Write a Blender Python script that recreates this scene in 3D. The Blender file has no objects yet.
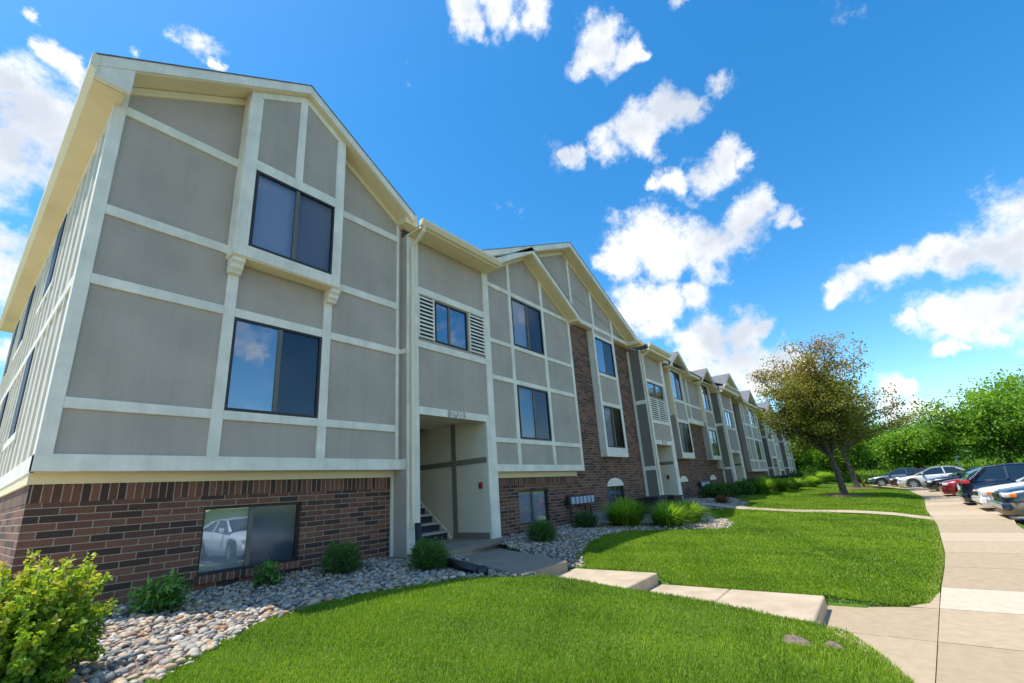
import bpy, bmesh, math, random
import numpy as np
from mathutils import Matrix, Vector, noise as mnoise
random.seed(7); rng = np.random.default_rng(11)
R = math.radians
C = bpy.context.scene.collection
scene = bpy.context.scene

# ------------------------------------------------------------------ camera
cam_d = bpy.data.cameras.new('camera'); cam = bpy.data.objects.new('camera', cam_d); C.objects.link(cam)
cam.matrix_world = Matrix(((0.62477089, -0.17431086, -0.76110253, 0), (-0.77813061, -0.21965399, -0.58844276, 0),
                           (-0.06460724, 0.95987908, -0.27287004, 0), (0, 0, 0, 1)))
cam_d.sensor_width = 36; cam_d.lens = 15.594; cam_d.shift_y = 0.02387
cam_d.clip_start = 0.05; cam_d.clip_end = 5000
scene.camera = cam
# ------------------------------------------------------------------ light
SUN = Vector((-0.33, 0.30, 1.0)).normalized()
sl = bpy.data.lights.new('sun', 'SUN'); sl.energy = 3.3; sl.angle = R(0.53); sl.color = (1, .955, .88)
so = bpy.data.objects.new('sun', sl); C.objects.link(so); so.location = (0, 0, 40)
so.rotation_euler = SUN.to_track_quat('Z', 'Y').to_euler()
scene.view_settings.view_transform = 'Standard'; scene.view_settings.look = 'None'
scene.view_settings.exposure = 0.90; scene.view_settings.gamma = 1
W = bpy.data.worlds.new('World'); scene.world = W; W.use_nodes = True
wn = W.node_tree.nodes; wl = W.node_tree.links
for n in list(wn): wn.remove(n)
def N(tree, t, **kw):
    n = tree.nodes.new(t)
    for k, v in kw.items():
        if k.startswith('i_'): n.inputs[int(k[2:])].default_value = v
        else: setattr(n, k, v)
    return n
WT = W.node_tree
sky = N(WT, 'ShaderNodeTexSky', sky_type='NISHITA', sun_disc=False)
sky.sun_elevation = math.asin(SUN.z); sky.sun_rotation = math.atan2(SUN.x, SUN.y)
sky.air_density = 1.0; sky.dust_density = 0.35; sky.ozone_density = 2.2
hsv = N(WT, 'ShaderNodeHueSaturation'); hsv.inputs['Hue'].default_value = .494; hsv.inputs['Saturation'].default_value = 1.38; hsv.inputs['Value'].default_value = .97
wl.new(sky.outputs[0], hsv.inputs['Color'])
tc = N(WT, 'ShaderNodeTexCoord')
ns = N(WT, 'ShaderNodeTexNoise'); ns.inputs['Scale'].default_value = 7; ns.inputs['Detail'].default_value = 9; ns.inputs['Roughness'].default_value = .62
wl.new(tc.outputs['Generated'], ns.inputs['Vector'])
v1 = N(WT, 'ShaderNodeVectorMath', operation='SUBTRACT'); wl.new(ns.outputs['Color'], v1.inputs[0]); v1.inputs[1].default_value = (.5, .5, .5)
v2 = N(WT, 'ShaderNodeVectorMath', operation='SCALE'); wl.new(v1.outputs[0], v2.inputs[0]); v2.inputs['Scale'].default_value = .11
v3 = N(WT, 'ShaderNodeVectorMath', operation='ADD'); wl.new(tc.outputs['Generated'], v3.inputs[0]); wl.new(v2.outputs[0], v3.inputs[1])
CLOUDS = [(0.4310,0.3716,0.8223,0.0456), (0.4630,0.3303,0.8225,0.0491), (0.4976,0.2869,0.8186,0.0421), (0.4560,0.3769,0.8062,0.0236), (0.4879,0.3245,0.8104,0.0251), (0.6042,0.2245,0.7645,0.0506), (0.6066,0.2563,0.7526,0.0321), (0.6438,0.1980,0.7391,0.0316), (0.5883,0.2077,0.7815,0.0340), (0.6609,0.1780,0.7290,0.0177), (0.6360,0.0937,0.7660,0.0220), (0.6405,0.0771,0.7641,0.0167), (0.7351,0.0669,0.6746,0.0235), (0.7261,0.2114,0.6543,0.0540), (0.7309,0.1627,0.6628,0.0476), (0.7402,0.1232,0.6610,0.0337), (0.7181,0.2684,0.6421,0.0398), (0.6945,0.3229,0.6429,0.0311), (0.6780,0.3502,0.6463,0.0193), (0.8139,0.1405,0.5638,0.0428), (0.8152,0.0994,0.5706,0.0357), (0.8213,0.0702,0.5661,0.0220), (0.7993,0.1888,0.5705,0.0281), (0.7900,0.2194,0.5725,0.0164), (0.8267,0.2795,0.4883,0.0720), (0.8519,0.2323,0.4694,0.0682), (0.8733,0.1730,0.4554,0.0700), (0.8787,0.1052,0.4656,0.0643), (0.8779,0.0649,0.4745,0.0465), (0.8904,0.0278,0.4542,0.0282), (0.8988,0.0036,0.4383,0.0166), (0.8261,0.3341,0.4537,0.0466), (0.8146,0.3641,0.4515,0.0283), (0.8866,0.1865,0.4234,0.0517), (0.8615,0.2580,0.4374,0.0540), (0.8799,0.1447,0.4527,0.0374), (0.8739,0.3179,0.3678,0.0764), (0.8905,0.2720,0.3647,0.0606), (0.9001,0.2233,0.3741,0.0340), (0.8672,0.3600,0.3441,0.0439), (0.8957,0.2993,0.3289,0.0474), (0.9399,0.2091,0.2698,0.0705), (0.9487,0.1588,0.2733,0.0590), (0.9540,0.1234,0.2732,0.0309), (0.9318,0.2479,0.2650,0.0482), (0.9585,0.1736,0.2262,0.0730), (0.9741,0.1045,0.2007,0.0559), (0.9435,0.2418,0.2265,0.0526), (0.9699,0.1558,0.1868,0.0581), (0.9510,-0.0192,0.3085,0.0276), (0.9460,-0.0536,0.3197,0.0399), (0.9419,-0.0900,0.3235,0.0424), (0.9392,-0.1240,0.3202,0.0366), (0.9347,-0.1455,0.3242,0.0276), (0.9395,-0.1639,0.3009,0.0384), (0.9297,-0.1969,0.3112,0.0476), (0.9203,-0.2305,0.3161,0.0521), (0.9352,-0.2120,0.2835,0.0392), (0.9079,-0.2633,0.3262,0.0658), (0.9279,-0.2646,0.2627,0.0651), (0.9666,-0.0990,0.2364,0.0238), (0.9634,-0.1349,0.2316,0.0391), (0.9601,-0.1676,0.2238,0.0491), (0.9545,-0.1991,0.2221,0.0505), (0.9457,-0.2272,0.2325,0.0502), (0.9670,-0.1472,0.2081,0.0242), (0.9630,-0.1852,0.1960,0.0304), (0.9499,-0.2386,0.2017,0.0611), (0.9767,-0.1225,0.1763,0.0207), (0.9748,-0.1415,0.1727,0.0124), (0.9906,-0.0481,0.1277,0.0265), (0.9893,-0.0784,0.1233,0.0146), (0.9952,-0.0393,0.0896,0.0302), (0.9938,-0.0710,0.0861,0.0290), (0.9916,-0.1005,0.0811,0.0244), (-0.0111,0.8260,0.5636,0.0622), (0.0241,0.8390,0.5437,0.0408), (-0.0426,0.8150,0.5779,0.0336), (-0.0151,0.8572,0.5147,0.0623), (-0.0318,0.8760,0.4812,0.0578), (0.0315,0.7830,0.6212,0.0203), (-0.0039,0.7803,0.6253,0.0250), (0.0124,0.7804,0.6252,0.0212), (-0.0179,0.7794,0.6263,0.0144), (0.0453,0.7749,0.6305,0.0158), (-0.0023,0.9251,0.3796,0.0393), (0.0127,0.9396,0.3420,0.0369), (0.0268,0.9676,0.2509,0.0339), (-0.0164,0.9351,0.3539,0.0588), (0.1354,0.6890,0.7120,0.0281), (0.1177,0.6988,0.7055,0.0138), (0.1649,0.6972,0.6976,0.0147), (-0.0335,0.7514,0.6590,0.0113), (0.0760,0.7295,0.6798,0.0103)]
prev = None
for cx, cy, cz, cr in CLOUDS:
    d = N(WT, 'ShaderNodeVectorMath', operation='DISTANCE'); wl.new(v3.outputs[0], d.inputs[0]); d.inputs[1].default_value = (cx, cy, cz)
    m = N(WT, 'ShaderNodeMath', operation='MULTIPLY_ADD'); wl.new(d.outputs['Value'], m.inputs[0]); m.inputs[1].default_value = -1 / cr; m.inputs[2].default_value = 1
    if prev is None: prev = m
    else:
        x = N(WT, 'ShaderNodeMath', operation='SMOOTH_MAX'); wl.new(prev.outputs[0], x.inputs[0]); wl.new(m.outputs[0], x.inputs[1]); x.inputs[2].default_value = .12; prev = x
# loose clouds over the part of the sky behind the photographer
n2 = N(WT, 'ShaderNodeTexNoise'); n2.inputs['Scale'].default_value = 5.1; n2.inputs['Detail'].default_value = 5; wl.new(v3.outputs[0], n2.inputs['Vector'])
sx = N(WT, 'ShaderNodeSeparateXYZ'); wl.new(tc.outputs['Generated'], sx.inputs[0])
bk = N(WT, 'ShaderNodeMapRange'); wl.new(sx.outputs[1], bk.inputs[0]); bk.inputs[1].default_value = -.32; bk.inputs[2].default_value = -.5; bk.inputs[3].default_value = -.9; bk.inputs[4].default_value = 0
b2 = N(WT, 'ShaderNodeMath', operation='MULTIPLY_ADD'); wl.new(n2.outputs['Fac'], b2.inputs[0]); b2.inputs[1].default_value = 3.2; b2.inputs[2].default_value = -1.55
b3 = N(WT, 'ShaderNodeMath', operation='ADD'); wl.new(b2.outputs[0], b3.inputs[0]); wl.new(bk.outputs[0], b3.inputs[1])
mx = N(WT, 'ShaderNodeMath', operation='MAXIMUM'); wl.new(prev.outputs[0], mx.inputs[0]); wl.new(b3.outputs[0], mx.inputs[1])
nf = N(WT, 'ShaderNodeTexNoise'); nf.inputs['Scale'].default_value = 16; nf.inputs['Detail'].default_value = 8; nf.inputs['Roughness'].default_value = .65
wl.new(tc.outputs['Generated'], nf.inputs['Vector'])
nm = N(WT, 'ShaderNodeMath', operation='MULTIPLY_ADD'); wl.new(nf.outputs['Fac'], nm.inputs[0]); nm.inputs[1].default_value = 2.3; wl.new(mx.outputs[0], nm.inputs[2])
cov = N(WT, 'ShaderNodeMapRange', interpolation_type='SMOOTHSTEP'); wl.new(nm.outputs[0], cov.inputs[0]); cov.inputs[1].default_value = 1.05; cov.inputs[2].default_value = 1.85
shd = N(WT, 'ShaderNodeMapRange', interpolation_type='SMOOTHSTEP'); sh2 = N(WT, 'ShaderNodeMath', operation='MULTIPLY_ADD'); wl.new(n2.outputs['Fac'], sh2.inputs[0]); sh2.inputs[1].default_value = 1.6; m4 = N(WT, 'ShaderNodeMath', operation='MULTIPLY'); wl.new(mx.outputs[0], m4.inputs[0]); m4.inputs[1].default_value = .35; wl.new(m4.outputs[0], sh2.inputs[2]); wl.new(sh2.outputs[0], shd.inputs[0]); shd.inputs[1].default_value = .86; shd.inputs[2].default_value = 1.35
cc = N(WT, 'ShaderNodeMix', data_type='RGBA'); wl.new(shd.outputs[0], cc.inputs[0]); cc.inputs[6].default_value = (4.35, 4.4, 4.45, 1); cc.inputs[7].default_value = (2.75, 3.0, 3.4, 1)
mixc = N(WT, 'ShaderNodeMix', data_type='RGBA'); wl.new(cov.outputs[0], mixc.inputs[0]); wl.new(hsv.outputs[0], mixc.inputs[6]); wl.new(cc.outputs[2], mixc.inputs[7])
bg = N(WT, 'ShaderNodeBackground'); bg.inputs['Strength'].default_value = .14; wl.new(mixc.outputs[2], bg.inputs[0])
wo = N(WT, 'ShaderNodeOutputWorld'); wl.new(bg.outputs[0], wo.inputs[0])
W.cycles.sampling_method = 'MANUAL'; W.cycles.sample_map_resolution = 512

# ------------------------------------------------------------------ materials
def new_mat(name):
    m = bpy.data.materials.new(name); m.use_nodes = True
    t = m.node_tree; p = t.nodes['Principled BSDF']; return m, t, p
def col(*c): return (c[0], c[1], c[2], 1)
def plain(name, c, rough=.6, metal=0, var=.08, scale=6, bump=0, bscale=80, spec=.5, dirt=0):
    m, t, p = new_mat(name)
    if dirt: var = var + dirt * .5
    g = N(t, 'ShaderNodeNewGeometry')
    n = N(t, 'ShaderNodeTexNoise'); n.inputs['Scale'].default_value = scale; n.inputs['Detail'].default_value = 6
    t.links.new(g.outputs['Position'], n.inputs['Vector'])
    r = N(t, 'ShaderNodeMapRange'); t.links.new(n.outputs['Fac'], r.inputs[0]); r.inputs[1].default_value = .3; r.inputs[2].default_value = .7
    r.inputs[3].default_value = 1 - var; r.inputs[4].default_value = 1 + var
    mm = N(t, 'ShaderNodeVectorMath', operation='SCALE'); mm.inputs[0].default_value = c; t.links.new(r.outputs[0], mm.inputs['Scale'])
    if dirt:
        mp = N(t, 'ShaderNodeMapping'); mp.inputs['Scale'].default_value = (9, 9, .55); t.links.new(g.outputs['Position'], mp.inputs[0])
        nd = N(t, 'ShaderNodeTexNoise'); nd.inputs['Scale'].default_value = 1; nd.inputs['Detail'].default_value = 7; nd.inputs['Roughness'].default_value = .65; t.links.new(mp.outputs[0], nd.inputs['Vector'])
        rd = N(t, 'ShaderNodeMapRange'); t.links.new(nd.outputs['Fac'], rd.inputs[0]); rd.inputs[1].default_value = .42; rd.inputs[2].default_value = .75; rd.inputs[3].default_value = 1; rd.inputs[4].default_value = 1 - dirt
        m2 = N(t, 'ShaderNodeVectorMath', operation='SCALE'); t.links.new(mm.outputs[0], m2.inputs[0]); t.links.new(rd.outputs[0], m2.inputs['Scale']); mm = m2
    t.links.new(mm.outputs[0], p.inputs['Base Color'])
    p.inputs['Roughness'].default_value = rough; p.inputs['Metallic'].default_value = metal
    p.inputs['Specular IOR Level'].default_value = spec
    if bump:
        b = N(t, 'ShaderNodeBump'); b.inputs['Strength'].default_value = bump; b.inputs['Distance'].default_value = .01
        n3 = N(t, 'ShaderNodeTexNoise'); n3.inputs['Scale'].default_value = bscale; n3.inputs['Detail'].default_value = 5
        t.links.new(g.outputs['Position'], n3.inputs['Vector']); t.links.new(n3.outputs['Fac'], b.inputs['Height']); t.links.new(b.outputs[0], p.inputs['Normal'])
    return m
def brick_mat(name, soldier=False):
    m, t, p = new_mat(name)
    uv = N(t, 'ShaderNodeUVMap'); mp = N(t, 'ShaderNodeMapping'); t.links.new(uv.outputs[0], mp.inputs[0])
    if soldier: mp.inputs['Rotation'].default_value = (0, 0, R(90))
    b = N(t, 'ShaderNodeTexBrick'); t.links.new(mp.outputs[0], b.inputs['Vector'])
    b.inputs['Scale'].default_value = 1; b.inputs['Mortar Size'].default_value = .0055; b.inputs['Mortar Smooth'].default_value = .15
    b.inputs['Brick Width'].default_value = .302 if not soldier else .5; b.inputs['Row Height'].default_value = .0815
    b.offset = .5 if not soldier else 0
    b.inputs['Color1'].default_value = col(.0, .0, .0); b.inputs['Color2'].default_value = col(1, 1, 1); b.inputs['Mortar'].default_value = col(0, 0, 0); b.inputs['Bias'].default_value = 0
    rp = N(t, 'ShaderNodeValToRGB'); t.links.new(b.outputs['Color'], rp.inputs[0]); cr = rp.color_ramp
    cr.elements[0].position = 0; cr.elements[0].color = col(.062, .034, .025); cr.elements[1].position = 1; cr.elements[1].color = col(.22, .095, .058)
    for po, c in ((.22, (.062, .034, .024)), (.45, (.15, .062, .038)), (.75, (.19, .082, .046))): e = cr.elements.new(po); e.color = col(*c)
    g = N(t, 'ShaderNodeNewGeometry'); n = N(t, 'ShaderNodeTexNoise'); n.inputs['Scale'].default_value = 35; n.inputs['Detail'].default_value = 5; t.links.new(g.outputs['Position'], n.inputs['Vector'])
    mr = N(t, 'ShaderNodeMapRange'); t.links.new(n.outputs['Fac'], mr.inputs[0]); mr.inputs[3].default_value = .65; mr.inputs[4].default_value = 1.35
    sc = N(t, 'ShaderNodeVectorMath', operation='SCALE'); t.links.new(rp.outputs[0], sc.inputs[0]); t.links.new(mr.outputs[0], sc.inputs['Scale'])
    mo = N(t, 'ShaderNodeVectorMath', operation='SCALE'); mo.inputs[0].default_value = (.37, .30, .22); t.links.new(mr.outputs[0], mo.inputs['Scale'])
    mi = N(t, 'ShaderNodeMix', data_type='RGBA'); t.links.new(b.outputs['Fac'], mi.inputs[0]); t.links.new(sc.outputs[0], mi.inputs[6]); t.links.new(mo.outputs[0], mi.inputs[7])
    t.links.new(mi.outputs[2], p.inputs['Base Color']); p.inputs['Roughness'].default_value = .88
    iv = N(t, 'ShaderNodeMath', operation='MULTIPLY_ADD'); t.links.new(b.outputs['Fac'], iv.inputs[0]); iv.inputs[1].default_value = -1; 
    n4 = N(t, 'ShaderNodeMath', operation='MULTIPLY'); t.links.new(n.outputs['Fac'], n4.inputs[0]); n4.inputs[1].default_value = .5; t.links.new(n4.outputs[0], iv.inputs[2])
    bp = N(t, 'ShaderNodeBump'); bp.inputs['Strength'].default_value = .8; bp.inputs['Distance'].default_value = .008; t.links.new(iv.outputs[0], bp.inputs['Height']); t.links.new(bp.outputs[0], p.inputs['Normal'])
    return m
def rnd_mat(name, stops, rough=.7, transl=0, bump=0, spec=.4, noise=0):
    m, t, p = new_mat(name)
    a = N(t, 'ShaderNodeAttribute'); a.attribute_name = 'rnd'
    rp = N(t, 'ShaderNodeValToRGB'); cr = rp.color_ramp
    cr.elements[0].position = stops[0][0]; cr.elements[0].color = col(*stops[0][1]); cr.elements[1].position = stops[-1][0]; cr.elements[1].color = col(*stops[-1][1])
    for po, c in stops[1:-1]: e = cr.elements.new(po); e.color = col(*c)
    src = a.outputs['Fac']
    t.links.new(src, rp.inputs[0]); out = rp.outputs[0]
    if noise:
        g = N(t, 'ShaderNodeNewGeometry'); n = N(t, 'ShaderNodeTexNoise'); n.inputs['Scale'].default_value = noise; n.inputs['Detail'].default_value = 7; t.links.new(g.outputs['Position'], n.inputs['Vector'])
        mr = N(t, 'ShaderNodeMapRange'); t.links.new(n.outputs['Fac'], mr.inputs[0]); mr.inputs[1].default_value = .25; mr.inputs[2].default_value = .75; mr.inputs[3].default_value = .88; mr.inputs[4].default_value = 1.10
        sc = N(t, 'ShaderNodeVectorMath', operation='SCALE'); t.links.new(out, sc.inputs[0]); t.links.new(mr.outputs[0], sc.inputs['Scale']); out = sc.outputs[0]
        if bump:
            bp = N(t, 'ShaderNodeBump'); bp.inputs['Strength'].default_value = bump; bp.inputs['Distance'].default_value = .01; t.links.new(n.outputs['Fac'], bp.inputs['Height']); t.links.new(bp.outputs[0], p.inputs['Normal'])
    t.links.new(out, p.inputs['Base Color']); p.inputs['Roughness'].default_value = rough; p.inputs['Specular IOR Level'].default_value = spec
    if transl:
        tr = N(t, 'ShaderNodeBsdfTranslucent'); sc2 = N(t, 'ShaderNodeVectorMath', operation='MULTIPLY'); t.links.new(out, sc2.inputs[0]); sc2.inputs[1].default_value = (1.5, 1.6, .6)
        t.links.new(sc2.outputs[0], tr.inputs[0])
        ms = N(t, 'ShaderNodeMixShader'); ms.inputs[0].default_value = transl
        t.links.new(p.outputs[0], ms.inputs[1]); t.links.new(tr.outputs[0], ms.inputs[2])
        t.links.new(ms.outputs[0], t.nodes['Material Output'].inputs[0])
    return m
def glass_mat(name, refl=.3, tint=.75, rough=.01, wav=.06, fm=1.6):
    m, t, p = new_mat(name)
    lw = N(t, 'ShaderNodeLayerWeight'); lw.inputs[0].default_value = .5; gb = N(t, 'ShaderNodeNewGeometry')
    pw_ = N(t, 'ShaderNodeMath', operation='POWER'); t.links.new(lw.outputs['Facing'], pw_.inputs[0]); pw_.inputs[1].default_value = 4.5
    m0 = N(t, 'ShaderNodeMath', operation='MULTIPLY_ADD', use_clamp=True); t.links.new(pw_.outputs[0], m0.inputs[0]); m0.inputs[1].default_value = fm * .6; m0.inputs[2].default_value = refl
    iv_ = N(t, 'ShaderNodeMath', operation='SUBTRACT'); iv_.inputs[0].default_value = 1; t.links.new(gb.outputs['Backfacing'], iv_.inputs[1])
    ma = N(t, 'ShaderNodeMath', operation='MULTIPLY'); t.links.new(m0.outputs[0], ma.inputs[0]); t.links.new(iv_.outputs[0], ma.inputs[1])
    gl = N(t, 'ShaderNodeBsdfGlossy'); gl.inputs['Roughness'].default_value = rough; gl.inputs[0].default_value = col(.82, .9, 1.0)
    tr = N(t, 'ShaderNodeBsdfTransparent'); tr.inputs[0].default_value = col(tint, tint, tint * 1.03)
    g = N(t, 'ShaderNodeNewGeometry'); n = N(t, 'ShaderNodeTexNoise'); n.inputs['Scale'].default_value = 1.7; t.links.new(g.outputs['Position'], n.inputs['Vector'])
    bp = N(t, 'ShaderNodeBump'); bp.inputs['Strength'].default_value = wav; bp.inputs['Distance'].default_value = .05; t.links.new(n.outputs['Fac'], bp.inputs['Height']); t.links.new(bp.outputs[0], gl.inputs['Normal'])
    ms = N(t, 'ShaderNodeMixShader'); t.links.new(ma.outputs[0], ms.inputs[0]); t.links.new(tr.outputs[0], ms.inputs[1]); t.links.new(gl.outputs[0], ms.inputs[2])
    t.links.new(ms.outputs[0], t.nodes['Material Output'].inputs[0]); return m
def blind_mat(name, c, vertical=False, scale=40, amt=.25):
    m, t, p = new_mat(name)
    g = N(t, 'ShaderNodeNewGeometry'); w = N(t, 'ShaderNodeTexWave', wave_type='BANDS', bands_direction='X' if vertical else 'Z'); w.inputs['Scale'].default_value = scale; w.inputs['Distortion'].default_value = 1.5 if vertical else 0.1; w.inputs['Detail'].default_value = 1; w.inputs['Detail Scale'].default_value = .6
    t.links.new(g.outputs['Position'], w.inputs['Vector'])
    mr = N(t, 'ShaderNodeMapRange'); t.links.new(w.outputs['Fac'], mr.inputs[0]); mr.inputs[3].default_value = 1 - amt; mr.inputs[4].default_value = 1
    sc = N(t, 'ShaderNodeVectorMath', operation='SCALE'); sc.inputs[0].default_value = c; t.links.new(mr.outputs[0], sc.inputs['Scale']); t.links.new(sc.outputs[0], p.inputs['Base Color'])
    p.inputs['Roughness'].default_value = .8; return m

M = {}
M['panel'] = plain('panel_paint', (.47, .395, .325), .85, var=.05, scale=1.3, bump=.5, bscale=38, spec=.25, dirt=.08)
M['panelsunlit'] = plain('panel_paint_sunlit', (.56, .52, .44), .8, var=.05, scale=1.5, bump=.2, bscale=45, spec=.25)  # panel paint lightened so the side wall's sunlight sits in the colour
M['paneldark'] = plain('panel_shade_batten', (.22, .192, .155), .85, var=.06, scale=1.3, bump=.3, bscale=45, spec=.25)  # shade of the far return walls painted in; also serves the dark grey battens
M['trim'] = plain('trim_paint', (.86, .79, .655), .55, var=.05, scale=3.0, bump=.2, bscale=30, spec=.35, dirt=.13)
M['cream'] = plain('cream_bounce', (.82, .68, .42), .6, var=.04, scale=2, bump=.05, bscale=30, spec=.3)  # trim paint yellowed to carry the warm bounce light under the eaves
M['gutter'] = plain('gutter_metal', (.82, .71, .50), .4, var=.04, scale=2, spec=.5)
M['brick'] = brick_mat('brick'); M['soldier'] = brick_mat('soldier_brick', True)
M['shingle'] = plain('shingle', (.15, .145, .15), .9, var=.3, scale=9, bump=.6, bscale=30)
M['bronze'] = plain('bronze_frame', (.030, .027, .026), .45, var=.1, spec=.4)
M['alu'] = plain('grey_sash', (.14, .125, .105), .5, var=.1)
M['glass'] = glass_mat('glass_clear', .22, .80)
M['glass_blue'] = glass_mat('glass_coated', .30, .88, fm=1.2)
M['glass_screen'] = glass_mat('glass_screened', .07, .74, .10, fm=1.0)
M['glass_low'] = glass_mat('glass_low', .14, .88, fm=1.0)
M['blind_bright'] = blind_mat('blind_bright', (.46, .50, .47), False, 42, .15)
M['glass_soft'] = glass_mat('glass_soft', .26, .94, .012, .03, fm=.9)
M['blind'] = blind_mat('blind_white', (.24, .26, .28), False, 42, .3)
M['curtain_dark'] = blind_mat('curtain_dark', (.05, .052, .06), True, 14, .6)
M['curtain_plum'] = blind_mat('curtain_plum', (.055, .03, .045), True, 16, .5)
M['curtain_grey'] = blind_mat('curtain_grey', (.50, .52, .56), True, 16, .45)
M['curtain_mid'] = blind_mat('curtain_mid', (.20, .27, .31), False, 42, .2)
M['curtain_teal'] = blind_mat('curtain_teal', (.02, .16, .27), True, 7, .35)
M['room'] = plain('room_dark', (.03, .035, .045), .9)
M['interior'] = plain('stairwell_paint', (.74, .67, .51), .7, var=.05, scale=2)
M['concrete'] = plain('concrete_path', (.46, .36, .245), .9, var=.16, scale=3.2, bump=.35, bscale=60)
M['concdark'] = plain('concrete_shaded', (.28, .225, .165), .9, var=.12, scale=2.5, bump=.3, bscale=60)  # path concrete darkened to paint in the shade on landing and porches
M['concwall'] = plain('concrete_wall', (.42, .42, .40), .9, var=.12, scale=2.5, bump=.3, bscale=50)
M['sideglass'] = plain('side_glass', (.07, .075, .085), .55, spec=.3)
M['black'] = plain('black_plastic', (.015, .015, .016), .35, var=.1)
M['iron'] = plain('black_iron', (.02, .02, .022), .5, var=.1)
M['red'] = plain('red_paint', (.35, .015, .012), .4)
M['metergrey'] = plain('meter_grey', (.42, .47, .54), .4, var=.1)
M['whitepaint'] = plain('white_paint', (.78, .78, .76), .4)
M['rubber'] = plain('tyre', (.018, .018, .018), .8)
M['rim'] = plain('rim', (.55, .56, .58), .3, metal=.8)
M['chrome'] = plain('chrome', (.7, .7, .72), .15, metal=1, var=.02)
M['carglass'] = plain('car_glass', (.012, .02, .022), .04, var=.02, spec=1.0)
M['lens'] = plain('head_lens', (.65, .67, .68), .12, var=.2, scale=30, spec=.8)
M['amber'] = plain('amber_lens', (.75, .20, .02), .2)
M['taillens'] = plain('tail_lens', (.5, .01, .01), .15, spec=.8)
M['asphalt'] = plain('asphalt', (.075, .075, .078), .95, var=.25, scale=4, bump=.3, bscale=90)
M['bark'] = plain('bark', (.10, .085, .07), .95, var=.45, scale=9, bump=.8, bscale=22)
M['mulch'] = plain('mulch', (.17, .095, .055), .95, var=.5, scale=25, bump=.8, bscale=50)
M['soil'] = plain('soil', (.20, .145, .105), .95, var=.4, scale=30, bump=.9, bscale=60)
def paint(name, c, metal=.2):
    m = plain(name, c, .28, metal=metal, var=.03); p = m.node_tree.nodes['Principled BSDF']
    p.inputs['Coat Weight'].default_value = 1; p.inputs['Coat Roughness'].default_value = .04; return m

# ------------------------------------------------------------------ mesh helpers
def link(name, me, mat, parent=None):
    o = bpy.data.objects.new(name, me); C.objects.link(o)
    if mat and len(me.materials) == 0: me.materials.append(mat)
    if parent: o.parent = parent
    return o
def tag(o, label=None, cat=None, group=None, kind=None):
    if label: o['label'] = label
    if cat: o['category'] = cat
    if group: o['group'] = group
    if kind: o['kind'] = kind
    return o
def empty(name, loc=(0, 0, 0), rz=0):
    o = bpy.data.objects.new(name, None); C.objects.link(o); o.location = loc; o.rotation_euler = (0, 0, rz); o.empty_display_size = .2; return o
def auto_uv(bm):
    ul = bm.loops.layers.uv.verify()
    for f in bm.faces:
        n = f.normal
        for l in f.loops:
            c = l.vert.co
            if abs(n.z) > .8: l[ul].uv = (c.x, c.y)
            elif abs(n.x) > abs(n.y): l[ul].uv = (c.y, c.z)
            else: l[ul].uv = (c.x, c.z)
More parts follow.
